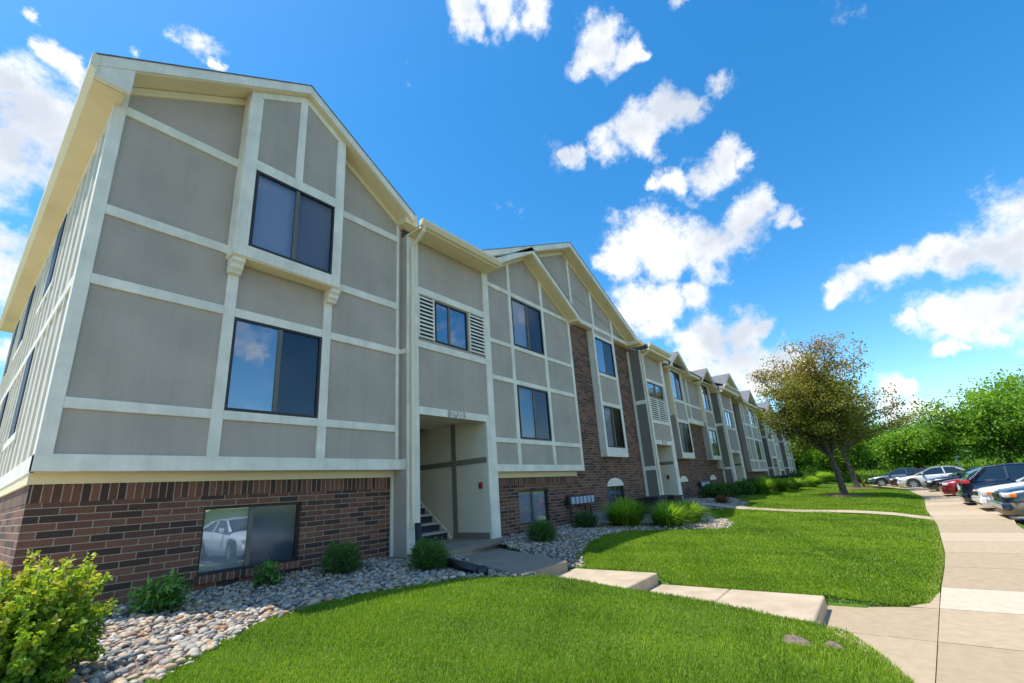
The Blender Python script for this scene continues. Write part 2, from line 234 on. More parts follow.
class MB:
    def __init__(s): s.bm = bmesh.new()
    def box(s, x0, x1, y0, y1, z0, z1):
        if x1 < x0: x0, x1 = x1, x0
        v = [s.bm.verts.new((x, y, z)) for x in (x0, x1) for y in (y0, y1) for z in (z0, z1)]
        for f in ((0, 1, 3, 2), (4, 6, 7, 5), (0, 4, 5, 1), (2, 3, 7, 6), (0, 2, 6, 4), (1, 5, 7, 3)): s.bm.faces.new([v[i] for i in f])
        return s
    def xz(s, pts, y0, y1):      # polygon in XZ extruded along Y
        a = [s.bm.verts.new((x, y0, z)) for x, z in pts]; b = [s.bm.verts.new((x, y1, z)) for x, z in pts]
        s.bm.faces.new(a); s.bm.faces.new(b[::-1]); n = len(pts)
        for i in range(n): s.bm.faces.new([a[i], b[i], b[(i + 1) % n], a[(i + 1) % n]])
        return s
    def yz(s, pts, x0, x1):
        a = [s.bm.verts.new((x0, y, z)) for y, z in pts]; b = [s.bm.verts.new((x1, y, z)) for y, z in pts]
        s.bm.faces.new(a); s.bm.faces.new(b[::-1]); n = len(pts)
        for i in range(n): s.bm.faces.new([a[i], b[i], b[(i + 1) % n], a[(i + 1) % n]])
        return s
    def xy(s, pts, z0, z1):
        a = [s.bm.verts.new((x, y, z0)) for x, y in pts]; b = [s.bm.verts.new((x, y, z1)) for x, y in pts]
        s.bm.faces.new(a); s.bm.faces.new(b[::-1]); n = len(pts)
        for i in range(n): s.bm.faces.new([a[i], b[i], b[(i + 1) % n], a[(i + 1) % n]])
        return s
    def bar(s, p, q, w, h=None):
        p = Vector(p); q = Vector(q); d = (q - p); L = d.length; d.normalize(); h = h or w
        u = d.cross(Vector((0, 0, 1))); u = Vector((1, 0, 0)) if u.length < 1e-3 else u.normalized(); v = d.cross(u)
        a = [s.bm.verts.new(P + u * su * w / 2 + v * sv * h / 2) for P in (p, q) for su, sv in ((-1, -1), (1, -1), (1, 1), (-1, 1))]
        for f in ((0, 1, 2, 3), (7, 6, 5, 4), (0, 4, 5, 1), (1, 5, 6, 2), (2, 6, 7, 3), (3, 7, 4, 0)): s.bm.faces.new([a[i] for i in f])
        return s
    def tube(s, pts, rad, seg=10, caps=True):
        pts = [Vector(p) for p in pts]; rad = rad if isinstance(rad, (list, tuple)) else [rad] * len(pts); rings = []
        for i, p in enumerate(pts):
            d = (pts[min(i + 1, len(pts) - 1)] - pts[max(i - 1, 0)]).normalized()
            u = d.cross(Vector((.13, .97, .2))).normalized(); v = d.cross(u)
            rings.append([s.bm.verts.new(p + (u * math.cos(t) + v * math.sin(t)) * rad[i]) for t in [2 * math.pi * k / seg for k in range(seg)]])
        for a, b in zip(rings, rings[1:]):
            for k in range(seg): s.bm.faces.new([a[k], a[(k + 1) % seg], b[(k + 1) % seg], b[k]])
        if caps: s.bm.faces.new(rings[0][::-1]); s.bm.faces.new(rings[-1])
        return s
    def lathe(s, prof, c=(0, 0, 0), axis='z', seg=20, caps=True):
        rings = []
        for r, h in prof:
            ring = []
            for k in range(seg):
                t = 2 * math.pi * k / seg; a, b = r * math.cos(t), r * math.sin(t)
                co = (a, b, h) if axis == 'z' else ((h, a, b) if axis == 'x' else (a, h, b))
                ring.append(s.bm.verts.new((co[0] + c[0], co[1] + c[1], co[2] + c[2])))
            rings.append(ring)
        for a, b in zip(rings, rings[1:]):
            for k in range(seg): s.bm.faces.new([a[k], a[(k + 1) % seg], b[(k + 1) % seg], b[k]])
        if caps: s.bm.faces.new(rings[0][::-1]); s.bm.faces.new(rings[-1])
        return s
    def build(s, name, mat, parent=None, bevel=0, smooth=False):
        bmesh.ops.recalc_face_normals(s.bm, faces=s.bm.faces)
        if bevel: bmesh.ops.bevel(s.bm, geom=list(s.bm.edges), offset=bevel, segments=1, affect='EDGES')
        auto_uv(s.bm)
        if smooth:
            for f in s.bm.faces: f.smooth = True
        me = bpy.data.meshes.new(name); s.bm.to_mesh(me); s.bm.free()
        return link(name, me, mat, parent)
def np_mesh(name, V, F, mat, parent=None, rnd=None, smooth=False):
    V = np.ascontiguousarray(V, np.float32); F = np.ascontiguousarray(F, np.int32); k = F.shape[1]
    me = bpy.data.meshes.new(name); me.vertices.add(len(V)); me.vertices.foreach_set('co', V.ravel())
    me.loops.add(F.size); me.loops.foreach_set('vertex_index', F.ravel())
    me.polygons.add(len(F)); me.polygons.foreach_set('loop_start', np.arange(0, F.size, k, dtype=np.int32))
    try: me.polygons.foreach_set('loop_total', np.full(len(F), k, np.int32))
    except Exception: pass
    if smooth: me.polygons.foreach_set('use_smooth', np.ones(len(F), bool))
    if rnd is not None:
        a = me.attributes.new('rnd', 'FLOAT', 'POINT'); a.data.foreach_set('value', np.ascontiguousarray(rnd, np.float32))
    me.update(calc_edges=True)
    return link(name, me, mat, parent)
def wall_cells(mb, x0, x1, z0, z1, y0, y1, holes=()):
    xs = sorted({x0, x1, *[h[0] for h in holes], *[h[1] for h in holes]}); zs = sorted({z0, z1, *[h[2] for h in holes], *[h[3] for h in holes]})
    xs = [x for x in xs if x0 <= x <= x1]; zs = [z for z in zs if z0 <= z <= z1]
    for a, b in zip(xs, xs[1:]):
        for c, d in zip(zs, zs[1:]):
            mx_, mz_ = (a + b) / 2, (c + d) / 2
            if any(h[0] < mx_ < h[1] and h[2] < mz_ < h[3] for h in holes): continue
            mb.box(a, b, y0, y1, c, d)

# ------------------------------------------------------------------ terrain
def sm(a, b, x): t = np.clip((x - a) / (b - a), 0, 1); return t * t * (3 - 2 * t)
PY = np.array([-400, -30, -3.2, -2.4, -.3, 0, .4, .8, 1.4, 1.9, 2.6, 3.4, 4, 5, 6, 7.3, 30, 400.])
PZ = np.array([-1.9, -1.8, -1.73, -1.66, -1.6, -1.56, -1.50, -1.42, -1.36, -1.32, -1.27, -1.20, -1.16, -1.08, -1.03, -.99, -1.0, -1.0])
def side_y(x): return np.interp(x, [-8, 4, 8.1, 11, 17, 22, 30, 40, 47, 60], [.2, .08, -.29, -.6, -.95, -1.05, -1.5, -1.3, -.3, 1.5])
def right_y(x): return np.interp(x, [-8, 5, 15.5, 21.5, 32, 40, 47, 60], [-1.7, -1.8, -2.28, -2.45, -2.6, -2.4, -1.7, .2])
def hz(x, y):
    x = np.asarray(x, float); y = np.asarray(y, float)
    ys = y - (side_y(x)) * sm(4, 9, x) * (1 - sm(0, 5, y))
    z = np.interp(ys, PY, PZ)
    z = z + .13 * np.exp(-((y - 3.8) / 1.25) ** 2) * (1 - sm(4.2, 5.6, x)) * sm(-3, 1, x)
    zr = np.interp(y, [-.5, .8, 1.9, 2.55, 2.9, 3.5, 4.1, 5.0], [-1.60, -1.44, -1.40, -1.375, -1.265, -1.25, -1.20, -1.08]); wr_ = (1 - sm(6.74, 7.7, x)) * sm(6.5, 6.6, x) * (y > -.4) * (y < 5)
    z = z * (1 - wr_) + np.minimum(z, zr) * wr_
    z = z - .11 * np.exp(-((x - 6.5) / 1.3) ** 2 - ((y - 5.0) / .95) ** 2)
    z = z + .17 * sm(12, 20, x) * sm(3, 6.5, y)
    z = z + .015 * np.sin(x * 1.7 + y) * np.sin(y * 2.1) * sm(-.3, 1, y)
    return z
def in_poly(x, y, P):
    r = np.zeros(np.shape(x), bool); n = len(P)
    for i in range(n):
        x0, y0 = P[i]; x1, y1 = P[(i + 1) % n]
        c = ((y0 > y) != (y1 > y)); xi = (x1 - x0) * (y - y0) / ((y1 - y0) if y1 != y0 else 1e-9) + x0
        r ^= c & (x < xi)
    return r
LAWN_L = [(-6, -.2 + .4), (4.77, .13), (5.24, .33), (5.62, .55), (5.62, 4.1), (5.2, 4.3), (4.5, 4.55), (3.65, 4.85), (2.65, 5.1), (2.0, 4.8), (1.45, 4.35), (1.0, 3.9), (.3, 3.2), (-1, 2.8), (-6, 2.7)]
xs_ = [8.1, 9.3, 11, 13, 15, 17, 20, 22, 26, 30, 35, 40, 47, 60]
LAWN_R = [(6.7, 4.12), (6.7, .86), (6.93, .84), (6.97, .5), (7.12, .14), (7.43, -.14)] + [(x, float(side_y(x)) + .02) for x in xs_] + \
         [(60, 6), (30, 5.2), (24, 5.0), (21.2, 4.7), (20.4, 4.3), (17.9, 4.1), (17.3, 4.8), (16.2, 5.0), (15.6, 4.65), (14.6, 4.15), (13.4, 3.35), (12.3, 3.3), (11.5, 4.1), (11, 4.6), (10.5, 4.95), (9.6, 5.25), (8.5, 5.0), (7.6, 4.7)]
BED_L = [(-4, 7.6), (-4, 2.7), (-1, 2.7), (.3, 3.1), (1.0, 3.8), (2.0, 4.7), (2.65, 5.0), (3.65, 4.75), (4.5, 4.45), (5.3, 4.1), (6.7, 4.0), (7.6, 4.55), (8.5, 4.9), (9.6, 5.1), (10.5, 4.85), (11.5, 4.0), (12.3, 3.15), (13.4, 3.2), (14.6, 4.0), (15.6, 4.5), (16.2, 4.9), (17.3, 4.7), (17.9, 4.0), (20.4, 4.2), (21.5, 4.8), (23, 5.6), (23, 7.6)]
SLAB1 = [(5.25, 4.12), (6.42, 4.12), (7.55, 6.5), (6.1, 6.4)]
gx = np.unique(np.round(np.concatenate([np.arange(-8, 22, .16), np.arange(22, 60, .6), np.linspace(60, 130, 20), np.linspace(130, 900, 15), np.linspace(-900, -8, 20), [5.60, 5.66, 6.66, 6.72]]), 3))
gy = np.unique(np.round(np.concatenate([np.arange(-3, 8, .14), np.linspace(8, 40, 12), np.linspace(40, 900, 14), np.linspace(-3, -60, 20), np.linspace(-60, -900, 12)]), 3))
GX, GY = np.meshgrid(gx, gy, indexing='ij'); GZ = hz(GX, GY)
walk = (GX > 5.63) & (GX < 6.69) & (GY > .5) & (GY < 4.3); GZ = np.where(walk, GZ - .22, GZ)
GZ = np.where(in_poly(GX, GY, [(5.2, 4.05), (6.5, 4.05), (7.75, 6.8), (5.9, 6.8)]), np.minimum(GZ, -1.22), GZ); GZ = np.where((GX > 5.1) & (GX < 8.05) & (GY > 6.3) & (GY < 12), np.minimum(GZ, -1.12), GZ)
side = (GY < side_y(GX) + .1) & (GY > right_y(GX) - .3) & (GX < 62); GZ = np.where(side, np.minimum(GZ, -1.64), GZ)
apr = in_poly(GX, GY, [(4.7, .2), (5.6, .65), (5.7, .85), (6.9, .9), (7.1, .2), (8.2, -.2), (8, -.6), (4.5, -.3)]); GZ = np.where(apr, np.minimum(GZ, -1.63), GZ)
lot = (GY < right_y(GX) - .25) & (GY > -26); GZ = np.where(lot, -1.80, GZ)
# low rise with rough growth beyond the car park
GZ = GZ + 1.3 * sm(52, 85, GX) * (GX > 50) + 1.2 * sm(-26, -60, GY) * (GY < -26)
ni, nj = GX.shape; V = np.stack([GX, GY, GZ], -1).reshape(-1, 3)
idx = np.arange(ni * nj).reshape(ni, nj)
F = np.stack([idx[:-1, :-1], idx[1:, :-1], idx[1:, 1:], idx[:-1, 1:]], -1).reshape(-1, 4)
m, t, p = new_mat('turf'); g = N(t, 'ShaderNodeNewGeometry')
na = N(t, 'ShaderNodeTexNoise'); na.inputs['Scale'].default_value = .9; na.inputs['Detail'].default_value = 5; nb = N(t, 'ShaderNodeTexNoise'); nb.inputs['Scale'].default_value = 26; nb.inputs['Detail'].default_value = 6
for q_ in (na, nb): t.links.new(g.outputs['Position'], q_.inputs['Vector'])
ad = N(t, 'ShaderNodeMath', operation='ADD'); t.links.new(na.outputs['Fac'], ad.inputs[0]); t.links.new(nb.outputs['Fac'], ad.inputs[1])
hf = N(t, 'ShaderNodeMath', operation='MULTIPLY'); t.links.new(ad.outputs[0], hf.inputs[0]); hf.inputs[1].default_value = .5
rp = N(t, 'ShaderNodeValToRGB'); t.links.new(hf.outputs[0], rp.inputs[0]); rp.color_ramp.elements[0].position = .35; rp.color_ramp.elements[0].color = col(.035, .075, .012); rp.color_ramp.elements[1].position = .65; rp.color_ramp.elements[1].color = col(.12, .20, .03)
t.links.new(rp.outputs[0], p.inputs['Base Color']); p.inputs['Roughness'].default_value = .95; p.inputs['Specular IOR Level'].default_value = .1
bpn = N(t, 'ShaderNodeBump'); bpn.inputs['Strength'].default_value = .6; bpn.inputs['Distance'].default_value = .05; t.links.new(nb.outputs['Fac'], bpn.inputs['Height']); t.links.new(bpn.outputs[0], p.inputs['Normal'])
tag(np_mesh('ground', V, F, m, smooth=True), kind='structure')
# car park
lp = [(x, float(right_y(x)) - .18) for x in [-8, 5, 15.5, 21.5, 32, 40, 47, 60]]
mb = MB(); mb.xy(lp + [(60, -24), (-30, -24), (-30, lp[0][1])], -1.76, -1.70); tag(mb.build('car_park', M['asphalt']), kind='structure')
# painted bay lines
mb = MB()
for i in range(18): mb.box(6.0 + i * 2.85, 6.1 + i * 2.85, -7.6, -2.95, -1.699, -1.695)
tag(mb.build('parking_line', M['whitepaint']), kind='structure')
# sidewalk slabs
conc = rnd_mat('concrete_sidewalk', [(0, (.37, .28, .175)), (.5, (.44, .34, .22)), (.85, (.50, .395, .27)), (1, (.55, .48, .37))], .92, noise=9, bump=.35)
def slabs(name, quads, z, th, rv):
    V = []; F = []; r_ = []
    for q_, r in zip(quads, rv):
        b = len(V); V += [(x, y, z) for x, y in q_] + [(x, y, z - th) for x, y in q_]; n = len(q_)
        r_ += [r] * (2 * n)
        F.append(('t', [b + i for i in range(n)])); F += [('s', [b + (i + 1) % n, b + i, b + n + i, b + n + (i + 1) % n]) for i in range(n)]
    bm = bmesh.new(); vs = [bm.verts.new(v) for v in V]
    for _, f in F: bm.faces.new([vs[i] for i in f])
    bmesh.ops.recalc_face_normals(bm, faces=bm.faces)
    me = bpy.data.meshes.new(name); bm.to_mesh(me); bm.free()
    a = me.attributes.new('rnd', 'FLOAT', 'POINT'); a.data.foreach_set('value', np.array(r_, np.float32))
    return tag(link(name, me, conc), kind='structure')
xj = [-8, -6.4, -4.8, -3.2, -1.6, 0, 1.5, 3.0, 4.55, 5.9, 7.2, 8.4] + list(np.arange(10.0, 60, 1.6)); quads = []; rv = []
for a, b in zip(xj, xj[1:]):
    g_ = .009; la, lb = float(side_y(a)), float(side_y(b)); 
    ex = lambda x: float(right_y(x)) - .19 * float(sm(16, 17.5, x))
    quads.append([(a + g_, ex(a)), (b - g_, ex(b)), (b - g_, lb), (a + g_, la)]); rv.append(.93 if abs(a - 7.2) < .01 else random.uniform(.05, .8))
slabs('sidewalk', quads, -1.55, .14, rv)
sy = lambda x: float(side_y(x)) + .008
slabs('apron', [[(4.6, sy(4.6)), (5.9, sy(5.9)), (5.9, .86), (5.62, .82), (5.62, .58), (5.24, .36), (4.7, .12)], [(5.912, sy(5.912)), (7.19, sy(7.19)), (7.14, .14), (6.99, .5), (6.93, .95), (5.912, .9)], [(7.2, sy(7.2)), (8.1, sy(8.1)), (7.43, -.10), (7.2, .05)]], -1.553, .12, [.30, .12, .4])
tag(MB().xy([(-12, 2.75), (-1.3, 2.75), (.2, 3.4), (.62, 7.2), (.62, 22), (-12, 22)], -1.08, -.985).build('bounce_strip', plain('bounce_beige', (.42, .37, .28), .95, var=.25, scale=40, bump=.6, bscale=40)), kind='structure')  # unseen beige sheet added left of the building to bounce warm light
# walkway steps
for nm, poly, z, mt in (('walkway_slab', [(5.62, .80), (6.70, .80), (6.70, 1.83), (5.62, 1.83)], -1.40, 'concrete'), ('walkway_slab', [(5.62, 1.838), (6.70, 1.838), (6.70, 2.82), (5.62, 2.82)], -1.40, 'concrete'),
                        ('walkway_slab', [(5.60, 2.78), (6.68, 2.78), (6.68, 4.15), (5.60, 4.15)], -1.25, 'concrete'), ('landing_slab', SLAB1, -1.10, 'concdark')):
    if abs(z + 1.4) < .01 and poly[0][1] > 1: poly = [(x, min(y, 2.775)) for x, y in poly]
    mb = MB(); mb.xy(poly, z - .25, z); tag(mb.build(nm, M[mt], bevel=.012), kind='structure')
mb = MB(); mb.xy([(17.75, -.9), (18.85, -.95), (18.85, 5.6), (17.75, 5.6)], 0, .1)
o = mb.build('side_path', M['concrete']); tag(o, kind='structure')
me = o.data; co = np.zeros(len(me.vertices) * 3); me.vertices.foreach_get('co', co)
bpy.data.objects.remove(o)
ys = np.linspace(-.95, 5.6, 24); V = []; F = []
for i, y in enumerate(ys):
    z = float(hz(18.3, y)) + .03
    V += [(17.8, y, max(z, -1.548)), (18.85, y, max(z, -1.548))]
    if i: F.append([2 * i - 2, 2 * i - 1, 2 * i + 1, 2 * i])
tag(np_mesh('side_path', V, F, M['concrete']), kind='structure')

# ------------------------------------------------------------------ apartment building
B = empty('apartment_building', (5, 7, -1.05)); BI = Matrix.Translation((5, 7, -1.05)).inverted()
tag(B, 'long three storey apartment building with grey panels, cream half-timber trim and brick base', 'building')
def part(mb, name, mat, bevel=0, parent=None):
    o = mb.build(name, M[mat] if isinstance(mat, str) else mat, None, bevel)
    o.parent = B; o.matrix_parent_inverse = BI
    if parent: o.parent = parent; o.matrix_parent_inverse = Matrix.Identity(4)
    return o
def window(x0, x1, z0, z1, Y, left=('glass_blue', 'blind'), right=('glass_screen', 'blind'), split=.5, depth=.07, frame='bronze'):
    """frame in the wall plane Y, panes just behind it"""
    f = MB(); w = .035; xm = x0 + (x1 - x0) * split
    f.box(x0, x1, Y + .004, Y + depth, z0, z0 + w).box(x0, x1, Y + .004, Y + depth, z1 - w, z1)
    f.box(x0, x0 + w, Y + .004, Y + depth, z0 + w, z1 - w).box(x1 - w, x1, Y + .004, Y + depth, z0 + w, z1 - w)
    fo = f.build('window', M[frame]); fo.parent = B; fo.matrix_parent_inverse = BI
    s_ = MB(); s_.box(xm - .03, xm + .03, Y + .010, Y + depth - .01, z0 + w, z1 - w); s_.build('mullion', M['alu'], fo)
    for (a, b), (gm, bm_) in (((x0 + w, xm - .03), left), ((xm + .03, x1 - w), right)):
        g_ = MB(); g_.box(a, b, Y + .030, Y + .034, z0 + w, z1 - w); g_.build('pane', M[gm], fo)
        b_ = MB(); b_.box(a - .02, b + .02, Y + depth + .02, Y + depth + .03, z0, z1); b_.build('blind', M[bm_], fo)
    r_ = MB(); r_.box(x0, x1, Y + depth + .06, Y + depth + .08, z0, z1); r_.build('backing', M['room'], fo)
    return fo
def gable_roof(xc, zr, half, slope, yf, yb, th=.19, right=None, rakes=True, left=None):
    """roof slab (cream edge + shingles) with ridge along Y; zr = ridge height, top of the fascia"""
    L = left or half; Rr = right or half
    top = [(xc - L, zr - slope * L), (xc, zr), (xc + Rr, zr - slope * Rr)]
    pts = top + [(x, z - th) for x, z in top[::-1]]
    mb = MB(); mb.xz(pts, yf, yb); part(mb, 'roof_fascia', 'cream')
    mb = MB(); fr = [(x, z + .004) for x, z in top] + [(x, z - th * .88) for x, z in top[::-1]]
    mb.xz(fr, yf - .03, yf - .002); part(mb, 'rake_board', 'trim')
    sh = [(xc - L - .02, zr - slope * (L + .02) + .006), (xc, zr + .006), (xc + Rr + .02, zr - slope * (Rr + .02) + .006)]
    mb = MB(); mb.xz(sh + [(x, z + .014) for x, z in sh[::-1]], yf - .045, yb + .1); part(mb, 'roof', 'shingle')
def rake_frieze(mb, xc, za, slope, xl, xr, y0, y1, w=.1):
    mb.xz([(xl, za - slope * (xc - xl)), (xc, za), (xc, za - w), (xl, za - slope * (xc - xl) - w)], y0, y1)
    mb.xz([(xc, za), (xr, za - slope * (xr - xc)), (xr, za - slope * (xr - xc) - w), (xc, za - w)], y0, y1)

# ---- end block (left gable)
Y0 = 7.0
W1 = (2.345, 3.72, 1.385, 2.80); W2 = (2.345, 3.705, 3.905, 5.29)
za = 7.30; XR = 3.06; SL = .64
pw = MB(); wall_cells(pw, .60, 5.43, .56, 5.43, Y0 + .03, Y0 + .20, [W1])
pw.xz([(.60, 5.43), (5.43, 5.43), (5.43, za - SL * (5.43 - XR)), (XR, za), (.60, za - SL * (XR - .60))], Y0 + .03, Y0 + .2)
part(pw, 'panel_wall', 'panel')
tr = MB(); T0, T1 = Y0, Y0 + .034
tr.box(.588, .728, T0 - .004, T1, .54, za - SL * (XR - .66)); tr.box(.588, 5.43, T0 - .006, Y0 + .2, .54, .73)
for a, b in ((.728, 2.19), (2.34, 3.73), (3.88, 5.29)):
    tr.box(a, b, T0, T1, 1.245, 1.375)
for a, b in ((.728, 2.19), (3.88, 5.29)): tr.box(a, b, T0, T1, 2.80, 2.935); 
tr.box(2.34, 3.73, T0, T1, 2.80, 2.94)
tr.box(.728, 2.14, T0, T1, 3.785, 3.925); tr.box(3.87, 5.29, T0, T1, 3.785, 3.925)
tr.box(.728, 2.14, T0, T1, 5.36, 5.50); tr.box(3.87, 5.29, T0, T1, 5.36, 5.50)
tr.box(2.19, 2.34, T0 - .003, T1, .73, 3.70); tr.box(3.73, 3.88, T0 - .003, T1, .73, 3.70); tr.box(5.29, 5.35, T0 - .003, T1, .73, 5.9)
tr.box(5.35, 5.43, T0, T1, 2.83, 2.93)
part(tr, 'trim_board', 'trim', .004)
fz = MB(); rake_frieze(fz, XR, za + .02, SL, .60, 5.40, Y0 - .012, Y0 + .03, .12); part(fz, 'frieze_board', 'cream')
# bump-out with upper window
Yb = 6.75
bw = MB(); wall_cells(bw, 2.15, 3.86, 3.74, 5.48, Yb + .03, Yb + .2, [W2])
bw.xz([(2.15, 5.48), (3.86, 5.48), (3.86, za - SL * (3.86 - XR) + .02), (XR, za + .02), (2.15, za - SL * (XR - 2.15) + .02)], Yb + .03, Yb + .2); part(bw, 'panel_wall', 'panel')
bt = MB(); bt.box(2.14, 2.33, Yb, Yb + .034, 3.70, 6.70); bt.box(3.70, 3.87, Yb, Yb + .034, 3.70, 6.76); bt.box(2.33, 3.70, Yb + .002, Yb + .034, 3.70, 3.90)
bt.box(2.33, 3.70, Yb + .002, Yb + .034, 5.29, 5.475); bt.box(2.95, 3.08, Yb + .004, Yb + .034, 5.475, 7.2); rake_frieze(bt, XR, za + .03, SL, 2.14, 3.87, Yb + .006, Yb + .034, .13)
bt.box(2.135, 2.16, Yb + .034, Y0 + .02, 3.70, 6.74); bt.box(3.85, 3.875, Yb + .034, Y0 + .02, 3.70, 6.78); part(bt, 'trim_board', 'trim', .004)
bs = MB(); bs.box(2.14, 3.87, Yb + .02, Y0 + .02, 3.68, 3.737); part(bs, 'soffit', 'cream')
for xa, xb in ((2.16, 2.335), (3.735, 3.905)):
    k = MB(); pr = [(Y0 + .0, 3.69), (Y0 - .21, 3.69), (Y0 - .21, 3.62), (Y0 - .16, 3.585), (Y0 - .15, 3.53), (Y0 - .10, 3.485), (Y0 - .09, 3.455), (Y0, 3.455)]
    k.yz(pr, xa, xb); part(k, 'corbel', 'trim', .004)
window(*W1, Y0, ('glass_blue', 'blind'), ('glass_screen', 'curtain_dark'))
window(*W2, Yb, ('glass_low', 'curtain_grey'), ('glass_screen', 'curtain_grey'))
# roof of the end block
gable_roof(3.055, 7.52, 2.75, SL, 6.68, 19.3, right=2.42)
# side eave, soffit and boxed return
e = MB(); e.box(.34, .60, 7.8, 19.1, 5.50, 5.56); part(e, 'soffit', 'cream')
e = MB(); e.yz([(6.74, 5.44), (7.8, 5.44), (7.8, 5.70), (6.74, 5.70)], .33, .66); part(e, 'eave_return', 'cream', .006)
e = MB(); e.xz([(.325, 5.45), (.70, 5.45), (.70, 5.86), (.325, 5.66)], 6.66, 6.738); part(e, 'eave_return', 'trim', .006)
e = MB(); e.xz([(.27, 5.57), (.345, 5.50), (.345, 5.74), (.27, 5.77)], 6.63, 19.33); part(e, 'gutter', 'gutter')
e = MB(); e.box(5.30, 5.62, 6.72, 6.99, 5.74, 6.03); part(e, 'eave_return', 'cream', .006)
# side wall facing left
SX = .588
sw_ = MB(); sw_.box(SX + .03, SX + .2, Y0 + .2, 19.0, .56, 5.55); part(sw_, 'side_wall', 'panelsunlit')
st = MB()
st.box(SX, SX + .034, Y0 + .034, 19.0, .54, .73)
for za_, zb_ in ((2.80, 2.94), (5.34, 5.50), (1.24, 1.37)):
    if za_ == 1.24: continue
    st.box(SX + .002, SX + .034, Y0 + .2, 19.0, za_, zb_)
st.box(SX, SX + .034, Y0 + .034, Y0 + .16, .73, 5.6)
for yb_ in np.arange(7.62, 19.0, .62):
    st.box(SX + .006, SX + .034, yb_, yb_ + .07, .73, 5.34)
for yy in (10.2, 14.2):
    for zz in ((1.25, 1.37), (3.80, 3.92)): st.box(SX + .004, SX + .034, yy - .2, yy + 1.6, *zz)
part(st, 'trim_board', 'trim')
for yy in (10.35, 14.3, 17.2):
    for z0_, z1_ in ((1.4, 2.78), (3.93, 5.32)):
        f = MB(); f.box(SX + .001, SX + .03, yy, yy + .8, z0_, z1_); fo = f.build('window', M['bronze']); fo.parent = B; fo.matrix_parent_inverse = BI
        for k in (0, 1):
            g_ = MB(); g_.box(SX - .003, SX + .001, yy + .05 + k * .37, yy + .39 + k * .37, z0_ + .05, z1_ - .05); g_.build('pane', M['sideglass'], fo)
# brick base
BY = 7.28; BX = .63; BW = (2.33, 3.685, -.80, .07)
bk_ = MB(); wall_cells(bk_, BX, 5.38, -1.4, .22, BY, BY + .25, [BW]); bk_.box(BX, BX + .25, BY + .25, 19.0, -1.4, .22); part(bk_, 'brick_wall', 'brick')
so_ = MB(); so_.box(BX - .003, 5.38, BY - .003, BY + .2, .22, .43); so_.box(BX - .003, BX + .2, BY + .2, 19.0, .22, .43); part(so_, 'soldier_course', 'soldier')
so_ = MB(); so_.box(BW[0] - .03, BW[1] + .03, BY - .035, BY + .1, -.90, -.80); part(so_, 'brick_sill', 'soldier')
lg = MB(); lg.box(BX - .03, 5.38, BY - .03, BY + .1, .42, .545); lg.box(BX - .03, BX, BY + .1, 19.0, .42, .545); lg.box(SX + .03, 5.43, Y0 + .03, BY + .2, .545, .56); lg.box(SX + .03, BX + .2, BY + .2, 19.0, .545, .56); part(lg, 'ledger_board', 'cream')
v = MB(); v.box(5.38, 5.43, BY - .04, BY + .25, -1.08, .54); part(v, 'corner_board', 'trim')
window(*BW, BY + .045, ('glass_soft', 'blind_bright'), ('glass_screen', 'curtain_mid'), .47, .06)
